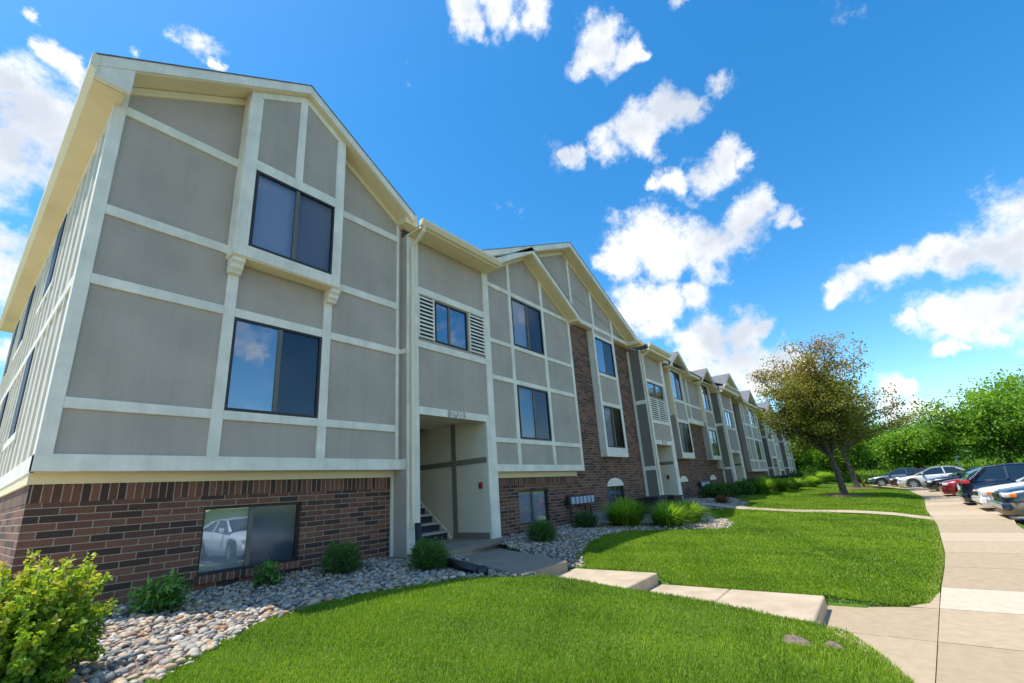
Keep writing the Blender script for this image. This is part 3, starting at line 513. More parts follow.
# ---- entrance bay
P = 6.83
rt = MB(); rt.box(5.425, 5.53, P + .036, BY + .3, -1.3, 5.52); part(rt, 'return_wall', 'panel')
tb = MB(); tb.box(5.41, 5.45, P + .038, Y0 - .008, .54, .73); part(tb, 'trim_board', 'trim')
tb = MB(); tb.box(5.41, 5.45, P + .038, Y0 - .008, 2.83, 2.93); part(tb, 'trim_board', 'trim')
def bay(P, x0, x1, posts, win, louvs, band1, band2, head, opening, zeave, zb, gut, num, wstyle, side='n', interior=True):
    """stair bay: posts, panels, high window with louvres, open entrance"""
    ox0, ox1 = opening
    pn = MB(); hl = [win] if win else []
    wall_cells(pn, x0 + .11, x1 - .02, head[0] + .02, zeave, P + .03, P + .18, hl); part(pn, 'panel_wall', 'panel')
    t_ = MB()
    for a, b, za_ in posts: t_.box(a, b, P - .004, P + .034, za_, zeave)
    xa, xb = posts[0][1], posts[-1][0]
    for b_ in (band1, band2, head):
        if b_: t_.box(xa, xb, P, P + .034, *b_)
    part(t_, 'trim_board', 'trim', .004)
    for lx0, lx1, lz0, lz1 in louvs:
        lv = MB(); lv.box(lx0, lx1, P + .028, P + .0295, lz0, lz1); o = part(lv, 'louvre', 'room')
        l2 = MB(); n_ = max(6, int((lz1 - lz0) / .088)); s_ = (lz1 - lz0) / n_
        for i in range(n_):
            z_ = lz0 + i * s_; l2.yz([(P - .012, z_ + .004), (P + .026, z_ + s_ * .62), (P + .026, z_ + s_ * .62 + .012), (P - .012, z_ + .018 + .02)], lx0, lx1)
        l2.box(lx0 - .02, lx0 + .012, P - .008, P + .03, lz0, lz1); l2.box(lx1 - .012, lx1 + .02, P - .008, P + .03, lz0, lz1)
        so2 = l2.build('slats', M['trim']); so2.parent = o
    if win: window(*win, P + .002, *wstyle)
    # eave with gutter
    gx0, gx1, gz = gut; s1 = MB(); s1.box(gx0 + .05, gx1, P - .40, P + .1, zeave - .0, zeave + .04); part(s1, 'soffit', 'cream')
    s1 = MB(); s1.box(gx0 + .05, gx1 - .02, P - .43, P - .402, zeave - .02, gz - .03); part(s1, 'fascia', 'cream')
    s1 = MB(); s1.yz([(P - .432, gz - .13), (P - .432, gz), (P - .56, gz), (P - .56, gz - .05), (P - .53, gz - .09), (P - .50, gz - .13)], gx0, gx1); part(s1, 'gutter', 'gutter')
    s1 = MB(); s1.yz([(P - .50, gz - .01), (P + 5.5, gz + 2.6), (P + 5.5, gz + 2.5), (P - .50, gz - .04)], gx0 + .32, gx1 - .05); part(s1, 'roof', 'shingle')
    # downspout
    dx = posts[0][0] + .06; d = MB(); d.tube([(dx + .02, P - .46, gz - .12), (dx + .02, P - .44, gz - .22), (dx + .03, P - .10, gz - .42), (dx + .03, P - .055, gz - .55), (dx + .03, P - .055, zb + .42)], .042, 8); part(d, 'downspout', 'gutter')
    # stairwell
    it = MB(); zc = head[0] + .08
    it.box(ox1, ox1 + .1, P + .036, P + 4.2, zb, zc); it.box(ox0 - .1, ox0, P + .036, P + 4.2, zb, zc); it.box(ox0 - .1, ox1 + .1, P + 4.2, P + 4.3, zb, zc + 2); part(it, 'stairwell_wall', 'interior')
    it = MB(); it.box(ox0 - .1, ox1 + .1, P + .18, P + 2.0, zc, zc + .1); part(it, 'stairwell_ceiling', 'interior')
    it = MB(); it.box(ox0 - .2, ox1 + .2, P + 1.9, P + 4.5, zc + 1.9, zc + 2.0); it.box(ox0 - .2, ox1 + .2, P + 1.9, P + 2.0, zc + .1, zc + 1.9); it.box(ox0 - .2, ox0 - .1, P + 2.0, P + 4.5, zb, zc + 1.9); it.box(ox1 + .1, ox1 + .2, P + 2.0, P + 4.5, zb, zc + 1.9); part(it, 'stair_sun_shell', 'interior')  # unseen shell added around the stairwell to keep leaking sun out
    bt_ = MB(); bt_.box(ox1 - .025, ox1 - .002, P + 1.03, P + 1.17, zb, zc); bt_.box(ox1 - .02, ox1 - .002, P + .05, P + 1.03, .69, .81); bt_.box(ox1 - .02, ox1 - .002, P + 1.17, P + 4, .69, .81)
    bt_.box(ox1 - .022, ox1 - .002, P + .05, P + 1.03, zb, zb + .13); part(bt_, 'wall_batten', 'paneldark')
    return
bay(P, 5.43, 8.03, [(5.43, 5.72, -1.0), (7.82, 8.03, -1.0)], (6.20, 7.21, 3.24, 4.20), [(5.74, 6.15, 3.24, 4.22), (7.29, 7.80, 3.24, 4.22)], (4.24, 4.40), (3.02, 3.17), (1.61, 1.77), (5.76, 7.72), 5.52, -.95, (5.40, 8.0, 5.67), 1, (('glass_blue', 'curtain_dark'), ('glass_blue', 'curtain_dark'), .42))
jb = MB(); jb.box(7.72, 7.82, P - .002, P + .034, -.95, 1.61); part(jb, 'door_jamb', 'trim')
lt = MB(); lt.box(6.1, 6.5, P + .9, P + 1.15, 1.655, 1.688); part(lt, 'ceiling_lamp', 'bronze')
# steps climbing into the building
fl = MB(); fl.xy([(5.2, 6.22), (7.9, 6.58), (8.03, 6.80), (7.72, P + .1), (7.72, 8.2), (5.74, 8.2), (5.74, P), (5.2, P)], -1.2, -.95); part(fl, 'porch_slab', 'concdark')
sp = MB()
for i in range(8): sp.box(5.76, 7.60, 8.05 + i * .26, 8.05 + i * .26 + .30, -.95 + .19 * (i + 1) - .045, -.95 + .19 * (i + 1))
part(sp, 'stair_tread', 'concwall')
sp = MB()
for i in range(8): sp.box(5.77, 7.59, 8.05 + i * .26 + .05, 8.05 + i * .26 + .06, -.95 + .19 * i, -.95 + .19 * (i + 1) - .046)
part(sp, 'riser_gap_shade', 'room')  # dark sheets fill the open risers, standing for the shade behind the treads
sg = MB(); sg.yz([(8.0, -.95), (8.12, -.78), (10.4, .86), (10.4, .6), (8.3, -.95)], 7.60, 7.66); part(sg, 'stair_stringer', 'interior')
rl = MB(); rl.tube([(5.86, 7.95, -.95), (5.86, 7.95, .02), (5.86, 10.3, 1.6)], .022, 6)
for i in range(7): rl.tube([(5.86, 8.1 + i * .26, -.9 + .19 * i), (5.86, 8.1 + i * .26, .1 + .175 * i)], .01, 5)
part(rl, 'handrail', 'iron')
al = MB(); al.box(7.665, 7.718, 7.03, 7.12, .12, .26); part(al, 'fire_alarm', 'red', .006)
# ---- house numbers
def number(xc, z0, y, txt, s=.17):
    pl = MB(); pl.box(xc - .25, xc + .25, y - .014, y - .008, z0, z0 + s * 1.05); po = part(pl, 'number_plate', 'panel')
    cu = bpy.data.curves.new('digits', 'FONT'); cu.body = txt; cu.size = s * 1.15; cu.align_x = 'CENTER'; cu.extrude = .004; cu.offset = .002
    to = bpy.data.objects.new('digits_tmp', cu); C.objects.link(to); bpy.context.view_layer.update()
    me = bpy.data.meshes.new_from_object(to); bpy.data.objects.remove(to); me.transform(Matrix.Translation((xc, y - .018, z0 + .022)) @ Matrix.Rotation(R(90), 4, 'X'))
    o = link('digits', me, M['trim'], po)
number(6.755, 1.60, P, '2920')
# ---- second block (dormer with panelled jetty) and third (big gable)
W3 = (9.0, 10.42, 3.80, 5.18); W4 = (9.03, 10.42, 1.30, 2.68)
X0, X1 = 8.03, 12.05; xc2 = 9.70; z2 = 6.70; s2 = .605
pw = MB(); wall_cells(pw, X0, X1, .50, 5.3, P + .03, P + .2, [W3, W4]); pw.xz([(X0, 5.3), (X1, 5.3), (X1, z2 - s2 * (X1 - xc2)), (xc2, z2), (X0, z2 - s2 * (xc2 - X0))], P + .03, P + .2); part(pw, 'panel_wall', 'panel')
t_ = MB(); T1 = P + .034
t_.box(X1 - .11, X1, P - .004, P + .2, .48, z2 - s2 * (X1 - xc2)); t_.box(X0, X1, P - .006, P + .2, .475, .64)
for a, b in ((1.16, 1.27), (2.70, 2.815), (3.67, 3.77), (5.21, 5.33)): t_.box(X0, X1 - .11, P, T1, a, b)
for xa, xb in ((8.86, 8.98), (10.44, 10.56)):
    zt = z2 - s2 * abs((xa + xb) / 2 - xc2); t_.box(xa, xb, P - .003, T1, .64, zt)
part(t_, 'trim_board', 'trim', .004)
fz = MB(); rake_frieze(fz, xc2, z2 + .01, s2, X0, X1, P - .012, P + .03, .10); part(fz, 'frieze_board', 'cream')
sd = MB(); sd.box(X1 - .02, X1 - .001, P + .2, 7.1, .475, 5.3); part(sd, 'return_wall', 'panel')
window(*W3, P, ('glass_low', 'curtain_grey'), ('glass_screen', 'curtain_dark'), .5)
window(*W4, P, ('glass_low', 'curtain_teal'), ('glass_screen', 'curtain_plum'), .5)
gable_roof(xc2, 6.87, 2.50, s2, 6.50, 12.0, left=1.72)
e = MB(); e.box(X1 - .05, X1 + .16, 6.49, P + .02, 5.20, 5.36); part(e, 'eave_return', 'cream', .005)
Y3 = 7.07; BW2 = (9.07, 10.38, -.80, .02)
AW = (13.85, 15.10, -.74, -.03)
bk_ = MB(); wall_cells(bk_, X0, 17.0, -1.4, 5.6, Y3, Y3 + .25, [BW2, (AW[0], AW[1], AW[2], AW[3])]); part(bk_, 'brick_wall', 'brick')
so_ = MB(); so_.box(X0, 11.85, Y3 - .003, Y3, .16, .37); part(so_, 'soldier_course', 'soldier')
lg = MB(); lg.box(X0, 11.92, Y3 - .04, Y3 - .003, .34, .475); lg.box(X0, X1 - .02, P + .2, Y3, .474, .49); part(lg, 'ledger_board', 'cream')
window(*BW2, Y3 + .045, ('glass_soft', 'curtain_grey'), ('glass_soft', 'curtain_grey'), .5, .06)
def arch_window(x0, x1, z0, z1, Y, rise=.27):
    fo = window(x0, x1, z0, z1, Y + .03, ('glass_blue', 'blind'), ('glass_low', 'curtain_dark'), .5, .06)
    n_ = 14; xc = (x0 + x1) / 2; rx = (x1 - x0) / 2
    arc = [(xc + rx * math.cos(math.pi * k / n_), z1 + .0 + rise * math.sin(math.pi * k / n_)) for k in range(n_ + 1)]
    a_ = MB(); a_.xz(arc, Y - .012, Y + .03); part(a_, 'arched_panel', 'trim')
    b_ = MB(); out = [(xc + (rx + .09) * math.cos(math.pi * k / n_), z1 + (rise + .09) * math.sin(math.pi * k / n_)) for k in range(n_ + 1)]
    for k in range(n_): b_.xz([arc[k], out[k], out[k + 1], arc[k + 1]], Y - .006, Y + .02)
    part(b_, 'brick_arch', 'soldier')
arch_window(*AW, Y3)
# big gable
XG = 12.05; zg = 7.86; sg_ = .487
pw = MB(); zl = 5.49
pw.xz([(10.2, zl), (17.0, zl), (17.0, zg - sg_ * (17.0 - XG)), (XG, zg), (10.2, zg - sg_ * (XG - 10.2))], P + .035, P + .2); part(pw, 'panel_wall', 'panel')
t_ = MB(); t_.box(12.05, 17.0, P + .0, P + .2, 5.46, 5.60)
for xa in (12.30, 13.76, 15.26): t_.box(xa, xa + .13, P + .002, P + .034, 5.6, zg - sg_ * (xa + .1 - XG))
part(t_, 'trim_board', 'trim', .004)
fz = MB(); rake_frieze(fz, XG, zg + .01, sg_, 10.3, 17.0, P - .012, P + .03, .11); part(fz, 'frieze_board', 'cream')
e = MB(); e.box(12.05, 17.0, P + .05, Y3, 5.44, 5.462); part(e, 'soffit', 'cream')
gable_roof(XG, 8.07, 4.90, sg_, 6.50, 14.0)
e = MB(); e.box(16.6, 17.05, 6.3, 7.0, 5.42, 5.60); part(e, 'eave_return', 'cream', .005)
# window column standing out of the brick
W5 = (13.80, 15.14, 3.86, 5.16); W6 = (13.80, 15.14, 1.25, 2.66)
wc = MB(); wall_cells(wc, 13.68, 15.30, .96, 5.46, P + .03, P + .12, [W5, W6]); part(wc, 'panel_wall', 'panel')
wc = MB(); wc.box(13.665, 13.69, P + .03, Y3, .95, 5.46); wc.box(15.29, 15.315, P + .03, Y3, .95, 5.46); wc.box(13.665, 15.315, P + .03, Y3, .93, .955); part(wc, 'return_wall', 'trim')
t_ = MB(); t_.box(13.66, 13.79, P - .004, P + .034, .93, 5.46); t_.box(15.15, 15.32, P - .004, P + .034, .93, 5.46)
for a, b in ((.93, 1.24), (2.67, 2.80), (3.74, 3.85), (5.17, 5.28)): t_.box(13.79, 15.15, P, P + .034, a, b)
part(t_, 'trim_board', 'trim', .004)
window(*W5, P, ('glass_blue', 'curtain_dark'), ('glass_screen', 'curtain_dark'), .5); window(*W6, P, ('glass_low', 'curtain_grey'), ('glass_screen', 'curtain_dark'), .5)

# ---- rest of the row, repeating types
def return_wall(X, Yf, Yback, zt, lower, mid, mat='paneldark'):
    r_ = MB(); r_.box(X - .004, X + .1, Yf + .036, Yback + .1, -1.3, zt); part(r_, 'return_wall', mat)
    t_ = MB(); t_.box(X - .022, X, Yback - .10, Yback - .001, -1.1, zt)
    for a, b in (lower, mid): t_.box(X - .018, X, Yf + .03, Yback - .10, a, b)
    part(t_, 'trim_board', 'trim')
P2 = 6.53
def rx(*a): return tuple(v * P2 for v in a)
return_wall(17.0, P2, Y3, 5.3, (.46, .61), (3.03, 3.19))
bay(P2, 17.0, 19.5, [(17.0, 17.38, -1.0), (19.27, 19.48, -1.0)], (17.40, 19.03, 3.42, 4.0), [(17.42, 18.2, 2.47, 3.36), (18.28, 19.05, 2.47, 3.36)], (4.01, 4.14), (2.30, 2.44), (1.45, 1.62), (17.42, 19.1), 5.19, -.95, (16.95, 19.3, 5.42), 1, (('glass_blue', 'curtain_dark'), ('glass_blue', 'curtain_dark'), .5))
jb = MB(); jb.box(19.1, 19.27, P2 - .002, P2 + .034, -.95, 1.45); part(jb, 'door_jamb', 'trim')
al = MB(); al.box(19.045, 19.098, P2 + .3, P2 + .4, .1, .26); part(al, 'fire_alarm', 'red', .006)
number(18.3, 1.50, P2, '2918', .12)
fl = MB(); fl.box(16.9, 19.5, 5.9, P2 + .5, -1.2, -.95); part(fl, 'porch_slab', 'concdark')
bk_ = MB(); bk_.box(19.5, 28.7, Y3, Y3 + .25, -1.4, 5.0); part(bk_, 'brick_wall', 'brick')
PD = 6.75
def dormer_block(xa, xb, up, lo, apex, zap, base=1.0, wstyle=(('glass_blue', 'blind'), ('glass_screen', 'curtain_dark'), .5)):
    xc = (xa + xb) / 2
    w_ = MB(); wall_cells(w_, xa + .01, xb - .01, base, 5.2, PD + .03, PD + .15, [up, lo]); w_.xz([(xa, 5.2), (xb, 5.2), (xb, 5.3), (xc, zap - .2), (xa, 5.3)], PD + .03, PD + .15); part(w_, 'panel_wall', 'panel')
    t_ = MB(); t_.box(xa, xa + .13, PD - .004, PD + .034, base, 5.35); t_.box(xb - .15, xb, PD - .004, PD + .034, base, 5.35)
    for a, b in ((base, up[2] * 0 + lo[2] - .01), (lo[3] + .01, lo[3] + .16), (up[2] - .15, up[2] - .01), (up[3] + .01, up[3] + .14)): t_.box(xa + .13, xb - .15, PD, PD + .034, a, b)
    part(t_, 'trim_board', 'trim')
    s_ = MB(); s_.box(xa - .02, xa, PD + .03, Y3, 3.0, 5.3); s_.box(xa - .02, xb + .02, PD + .03, Y3, base - .02, base); part(s_, 'return_wall', 'cream')
    s_ = MB(); s_.box(xa - .022, xa - .002, PD + .03, Y3, base, 2.98); s_.box(xb, xb + .02, PD + .03, Y3, base, 5.3); part(s_, 'return_wall', 'panel')
    window(*up, PD, *wstyle); window(*lo, PD, ('glass_low', 'curtain_grey'), ('glass_screen', 'curtain_dark'), .5)
    h = (zap - 5.27) / .62
    gable_roof(xc - .15, zap, h + .05, .62, PD - .32, 11.5, .15)
dormer_block(21.03, 22.80, (21.16, 22.44, 3.80, 5.20), (21.24, 22.62, 1.26, 2.65), 21.5, 6.16)
dormer_block(25.95, 27.75, (26.08, 27.3, 3.78, 5.20), (26.10, 27.5, 1.22, 2.62), 26.3, 6.16)
# linking wall between the dormers, jettied above the brick
for bb in ((19.5, 21.0, 2.95, 5.3), (22.8, 25.93, 2.9, 5.35), (27.77, 28.7, .5, 5.3)): w_ = MB(); w_.box(bb[0], bb[1], 6.93, Y3, bb[2], bb[3]); part(w_, 'panel_wall', 'panel')
t_ = MB(); t_.box(22.82, 25.92, 6.90, 6.93, 2.85, 3.05); t_.box(22.82, 25.92, 6.90, 6.93, 3.70, 3.84); t_.box(23.9, 24.03, 6.898, 6.93, 3.05, 5.3); t_.box(27.78, 28.6, 6.90, 6.93, 3.0, 3.14); t_.box(22.82, 25.92, 6.90, 6.93, 5.18, 5.3); part(t_, 'trim_board', 'trim')
e = MB(); e.box(22.8, 25.93, 6.9, Y3, 2.80, 2.85); e.box(19.4, 28.7, 6.55, 7.0, 5.28, 5.32); part(e, 'soffit', 'cream')
for bb in ((19.4, 21.0), (22.9, 25.8), (27.7, 28.8)): e = MB(); e.box(bb[0], bb[1], 6.50, 6.548, 5.26, 5.46); part(e, 'fascia', 'cream')
e = MB(); e.yz([(6.45, 5.45), (12.0, 8.1), (12.0, 8.0), (6.45, 5.42)], 19.0, 29.0); part(e, 'roof', 'shingle')
arch_window(21.0, 22.15, -.75, -.06, Y3); arch_window(25.85, 27.0, -.75, -.06, Y3)
# third entrance
return_wall(28.7, 6.55, Y3, 5.2, (.46, .6), (3.0, 3.16))
P2 = 6.55
bay(P2, 28.7, 32.0, [(28.7, 29.5, -1.0), (31.7, 32.05, -1.0)], (29.65, 31.0, 3.03, 4.0), [], (4.02, 4.15), (2.87, 3.01), (1.42, 1.6), (29.55, 31.5), 5.15, -.95, (28.8, 32.6, 5.50), 1, (('glass_blue', 'blind'), ('glass_blue', 'blind'), .5))
number(30.5, 1.47, P2, '2916', .12)
jb = MB(); jb.box(31.5, 31.7, P2 - .002, P2 + .034, -.95, 1.42); part(jb, 'door_jamb', 'trim')
bk_ = MB(); bk_.box(32.0, 42.7, Y3, Y3 + .25, -1.4, 5.3); part(bk_, 'brick_wall', 'brick')
w_ = MB(); w_.xz([(28.9, 5.2), (34.3, 5.2), (31.5, 6.55)], 6.5, 6.6); part(w_, 'panel_wall', 'cream')
gable_roof(31.5, 6.62, 2.9, .50, 6.25, 12.5, .16)
# panelled jetty block
dx0, dx1 = 35.3, 41.2; U = (38.35, 39.75, 3.78, 5.18); Lw = (38.2, 39.6, 1.15, 2.58)
w_ = MB(); wall_cells(w_, dx0, dx1, .45, 5.2, PD + .03, PD + .15, [U, Lw]); part(w_, 'panel_wall', 'panel')
t_ = MB(); t_.box(dx0, dx0 + .15, PD - .004, PD + .034, .3, 5.2); t_.box(dx1 - .2, dx1, PD - .004, PD + .034, .3, 5.2)
for xa in (36.2, 37.9, 39.78): t_.box(xa, xa + .4 if xa == 37.9 else xa + .15, PD - .002, PD + .034, .45, 5.2)
for a, b in ((.3, .46), (1.0, 1.14), (2.6, 2.74), (3.6, 3.76), (5.08, 5.2)): t_.box(dx0 + .15, dx1 - .2, PD, PD + .034, a, b)
part(t_, 'trim_board', 'trim')
s_ = MB(); s_.box(dx0 - .02, dx0, PD + .03, Y3, .3, 5.2); s_.box(dx0 - .02, dx1, PD + .03, Y3, .28, .3); part(s_, 'return_wall', 'panel')
window(*U, PD, ('glass_blue', 'blind'), ('glass_screen', 'curtain_dark'), .5); window(*Lw, PD, ('glass_low', 'curtain_dark'), ('glass_low', 'curtain_dark'), .5)
gable_roof(38.6, 6.5, 2.0, .62, PD - .32, 12, .15)
w_ = MB(); w_.xz([(37.1, 5.25), (40.2, 5.25), (38.6, 6.3)], PD + .02, PD + .1); part(w_, 'panel_wall', 'panel')
e = MB(); e.yz([(6.45, 5.38), (12.0, 8.0), (12.0, 7.9), (6.45, 5.35)], 32.5, 43.0); part(e, 'roof', 'shingle')
e = MB(); e.box(34.2, 43, 6.45, 6.5, 5.2, 5.38); e.box(34.2, 43, 6.5, 7.0, 5.2, 5.22); part(e, 'fascia', 'cream')
return_wall(42.7, 6.6, Y3, 5.15, (.46, .6), (3.0, 3.16))
P2 = 6.6
bay(P2, 42.7, 46.2, [(42.7, 43.4, -1.0), (45.6, 46.2, -1.0)], (43.6, 44.9, 3.0, 3.9), [], (3.95, 4.08), (2.8, 2.95), (1.3, 1.5), (43.5, 45.4), 5.1, -.95, (42.8, 46.6, 5.4), 1, (('glass_low', 'curtain_dark'), ('glass_low', 'curtain_dark'), .5))
bk_ = MB(); bk_.box(46.2, 52.0, Y3, Y3 + .25, -1.4, 5.1); part(bk_, 'brick_wall', 'brick')
w_ = MB(); w_.box(46.4, 48.8, 6.75, Y3, .3, 5.1); part(w_, 'panel_wall', 'panel')
t_ = MB()
for a, b in ((.28, .45), (1.1, 1.25), (2.6, 2.74), (3.6, 3.75)): t_.box(46.4, 48.8, 6.72, 6.75, a, b)
t_.box(46.4, 46.6, 6.715, 6.75, .28, 5.1); t_.box(48.6, 48.8, 6.715, 6.75, .28, 5.1); t_.box(46.95, 47.1, 6.718, 6.75, .28, 5.1); part(t_, 'trim_board', 'trim')
gable_roof(46.0, 6.4, 2.9, .5, 6.3, 12, .15)
w_ = MB(); w_.xz([(43.6, 5.1), (48.5, 5.1), (46, 6.3)], 6.6, 6.7); part(w_, 'panel_wall', 'panel')
return_wall(51.5, 6.6, Y3, 5.1, (.46, .6), (3.0, 3.16))
w_ = MB(); w_.box(51.6, 56.0, 6.62, 12, -1.3, 5.1); part(w_, 'panel_wall', 'panel')
t_ = MB(); t_.box(51.5, 52.2, 6.58, 6.62, -1.1, 5.1); t_.box(55.3, 56.05, 6.58, 6.62, -1.1, 5.1); t_.box(53.4, 53.8, 6.58, 6.62, -1.1, 5.1)
for a in (.4, 1.4, 2.9, 4.0): t_.box(52.2, 55.3, 6.59, 6.62, a, a + .16)
part(t_, 'trim_board', 'trim')
e = MB(); e.yz([(6.2, 5.35), (12.0, 7.9), (12.0, 7.8), (6.2, 5.3)], 43.0, 56.5); part(e, 'roof', 'shingle')
gable_roof(53.8, 6.3, 2.4, .5, 6.25, 12, .15)
bkw = MB(); bkw.box(.7, 56, 18.9, 19.05, -1.3, 5.5); bkw.box(55.9, 56.05, 12, 19, -1.3, 5.3); part(bkw, 'rear_wall', 'panel')
# ------------------------------------------------------------------ things by the wall
def obj_part(mb, name, mat, parent, bevel=0, smooth=False): return mb.build(name, M[mat] if isinstance(mat, str) else mat, parent, bevel, smooth)
# black drain extension lying on the pebbles + boot under the downspout
o = MB(); o.tube([(5.50, 6.62, -.42), (5.50, 6.60, -.80), (5.42, 6.40, -.96), (5.25, 5.7, -.985), (4.86, 4.50, -1.02)], [.06, .062, .062, .065, .07], 14)
o.tube([(4.875, 4.55, -1.02), (4.855, 4.48, -1.02)], .08, 14)
o = o.build('drain_pipe', M['black'], smooth=True); tag(o, 'black plastic drain pipe lying on the pebbles beside the entrance', 'drain pipe')
def meter_bank(x, y, z, n, label, w=.29):
    r_ = tag(empty('meter_bank', (x, y, float(hz(x, y)))), label, 'meter bank', 'rows of utility meters on the brick wall'); zb = z - r_.location.z
    L = n * w
    f = MB(); f.box(-L / 2 - .04, L / 2 + .04, .0, .10, zb - .10, zb + .13); obj_part(f, 'housing', 'iron', r_, .006)
    for i in range(n):
        xx = -L / 2 + w * (i + .5); d = MB(); d.box(xx - w * .31, xx + w * .31, -.07, -.002, zb - .09, zb + .11); obj_part(d, 'meter', 'metergrey', r_, .012)
    for s_ in (-1, 1):
        d = MB(); d.tube([(s_ * (L / 2 - .1), .05, zb - .14), (s_ * (L / 2 - .1), .05, -.05)], .03, 8); obj_part(d, 'leg', 'iron', r_)
    d = MB(); d.tube([(.2, .05, zb - .14), (.25, .04, zb - .3), (.3, .05, -.05)], .025, 8); obj_part(d, 'conduit', 'iron', r_)
    return r_
meter_bank(11.85, 6.92, -.36, 6, 'row of six grey utility meters left of the nearest arched window', .225)
meter_bank(24.2, 6.92, -.25, 5, 'row of grey utility meters between the two far arched windows', .27)
def window_well(x0, x1, y0, y1, ztop, label):
    g0 = float(hz(x0, y0)); r_ = tag(empty('window_well', (x0, y0, g0)), label, 'window well', 'concrete window wells'); zt = ztop - g0
    m_ = MB(); m_.box(0, .15, 0, y1 - y0, -.2, zt); m_.box(.15, x1 - x0 - .15, 0, .15, -.2, zt); m_.box(x1 - x0 - .15, x1 - x0, 0, y1 - y0, -.2, zt); obj_part(m_, 'wall', 'concwall', r_, .008)
    m_ = MB(); m_.box(-.02, x1 - x0 + .02, -.02, .17, zt + .001, zt + .04); obj_part(m_, 'cap', 'concwall', r_, .006)
    return r_
window_well(12.35, 14.3, 6.35, 7.05, -.76, 'pale concrete window well under the nearest arched window, behind the grass clump')
window_well(30.2, 31.6, 5.6, 6.4, -.72, 'pale concrete window well beside the farther entrance')
def ac_unit(x, y, label, s=.8, h=.75, rz=0):
    r_ = tag(empty('air_conditioner', (x, y, float(hz(x, y))), rz), label, 'air conditioner', 'air conditioners beside the building')
    b = MB(); b.box(-s / 2, s / 2, -s / 2, s / 2, 0, h * .9); obj_part(b, 'casing', 'iron', r_, .03)
    f = MB()
    for i in range(9): f.box(-s / 2 - .008, s / 2 + .008, -s / 2 - .008, s / 2 + .008, .08 + i * h * .085, .10 + i * h * .085)
    obj_part(f, 'fins', 'bronze', r_)
    l = MB(); l.box(-s / 2 - .02, s / 2 + .02, -s / 2 - .02, s / 2 + .02, h * .9 + .002, h); l.lathe([(s * .34, h + .002), (s * .34, h + .02), (s * .1, h + .035)], (0, 0, 0)); obj_part(l, 'top_grille', 'iron', r_, .01)
    return r_
ac_unit(15.1, 6.15, 'dark air conditioner between the pale grass clump and the second entrance', .85, .50)
ac_unit(16.3, 6.05, 'dark air conditioner standing just left of the second entrance', .85, .45)
ac_unit(34.0, 6.0, 'dark air conditioner past the third entrance, near the hedge plants', .9, .7)
ac_unit(41.5, 5.9, 'farthest dark air conditioner, by the fourth entrance', .9, .75)
# dirt patches
for i, (x, y, r0, lb) in enumerate(((4.92, .88, .115, 'larger grey brown dirt patch in the near lawn'), (5.06, .62, .07, 'smaller dirt patch in the near lawn, beside the path edge'))):
    n_ = 26; V = [(x, y, float(hz(x, y)) + .03)]; F = []
    for rr, zz in ((.35, .027), (.7, .018), (1, -.008)):
        for k in range(n_):
            a = 2 * math.pi * k / n_; q_ = r0 * rr * (1 + .22 * math.sin(3 * a + i) + .1 * math.sin(7 * a)); xx, yy = x + q_ * math.cos(a) * (1.1 if i == 0 else 1.4), y + q_ * math.sin(a)
            V.append((xx, yy, float(hz(xx, yy)) + zz + random.uniform(-.008, .008)))
    bm = bmesh.new(); vs = [bm.verts.new(v) for v in V]
    for k in range(n_): bm.faces.new([vs[0], vs[1 + k], vs[1 + (k + 1) % n_]])
    for j in (0, 1):
        for k in range(n_): a = 1 + j * n_; bm.faces.new([vs[a + k], vs[a + n_ + k], vs[a + n_ + (k + 1) % n_], vs[a + (k + 1) % n_]])
    me = bpy.data.meshes.new('dirt_patch'); bm.to_mesh(me); bm.free(); tag(link('dirt_patch', me, M['soil']), lb, 'dirt patch', 'dirt patches in the lawn')
# fire hydrant, lamp post
r_ = tag(empty('fire_hydrant', (41.0, .95, float(hz(41, .95)))), 'small red fire hydrant on the grass beyond the trees', 'fire hydrant'); r_.scale = (.6, .6, .6)
b = MB(); b.lathe([(.17, 0), (.17, .06), (.11, .07), (.11, .5), (.15, .52), (.15, .56), (.12, .62), (.06, .72), (.03, .76)]); obj_part(b, 'barrel', 'red', r_)
b = MB(); b.lathe([(.07, -.2), (.07, .2)], (0, 0, .42), 'x', 12); obj_part(b, 'nozzle', 'red', r_)
r_ = tag(empty('white_post', (62, -6.5, -1.1)), 'short white post behind the parked cars', 'post')
b = MB(); b.tube([(0, 0, 0), (.05, .2, 1.5)], [.09, .06], 8); obj_part(b, 'pole', 'whitepaint', r_)
b = MB(); b.box(-.12, .18, -.05, .3, 1.5, 1.66); obj_part(b, 'cap', 'whitepaint', r_, .03)

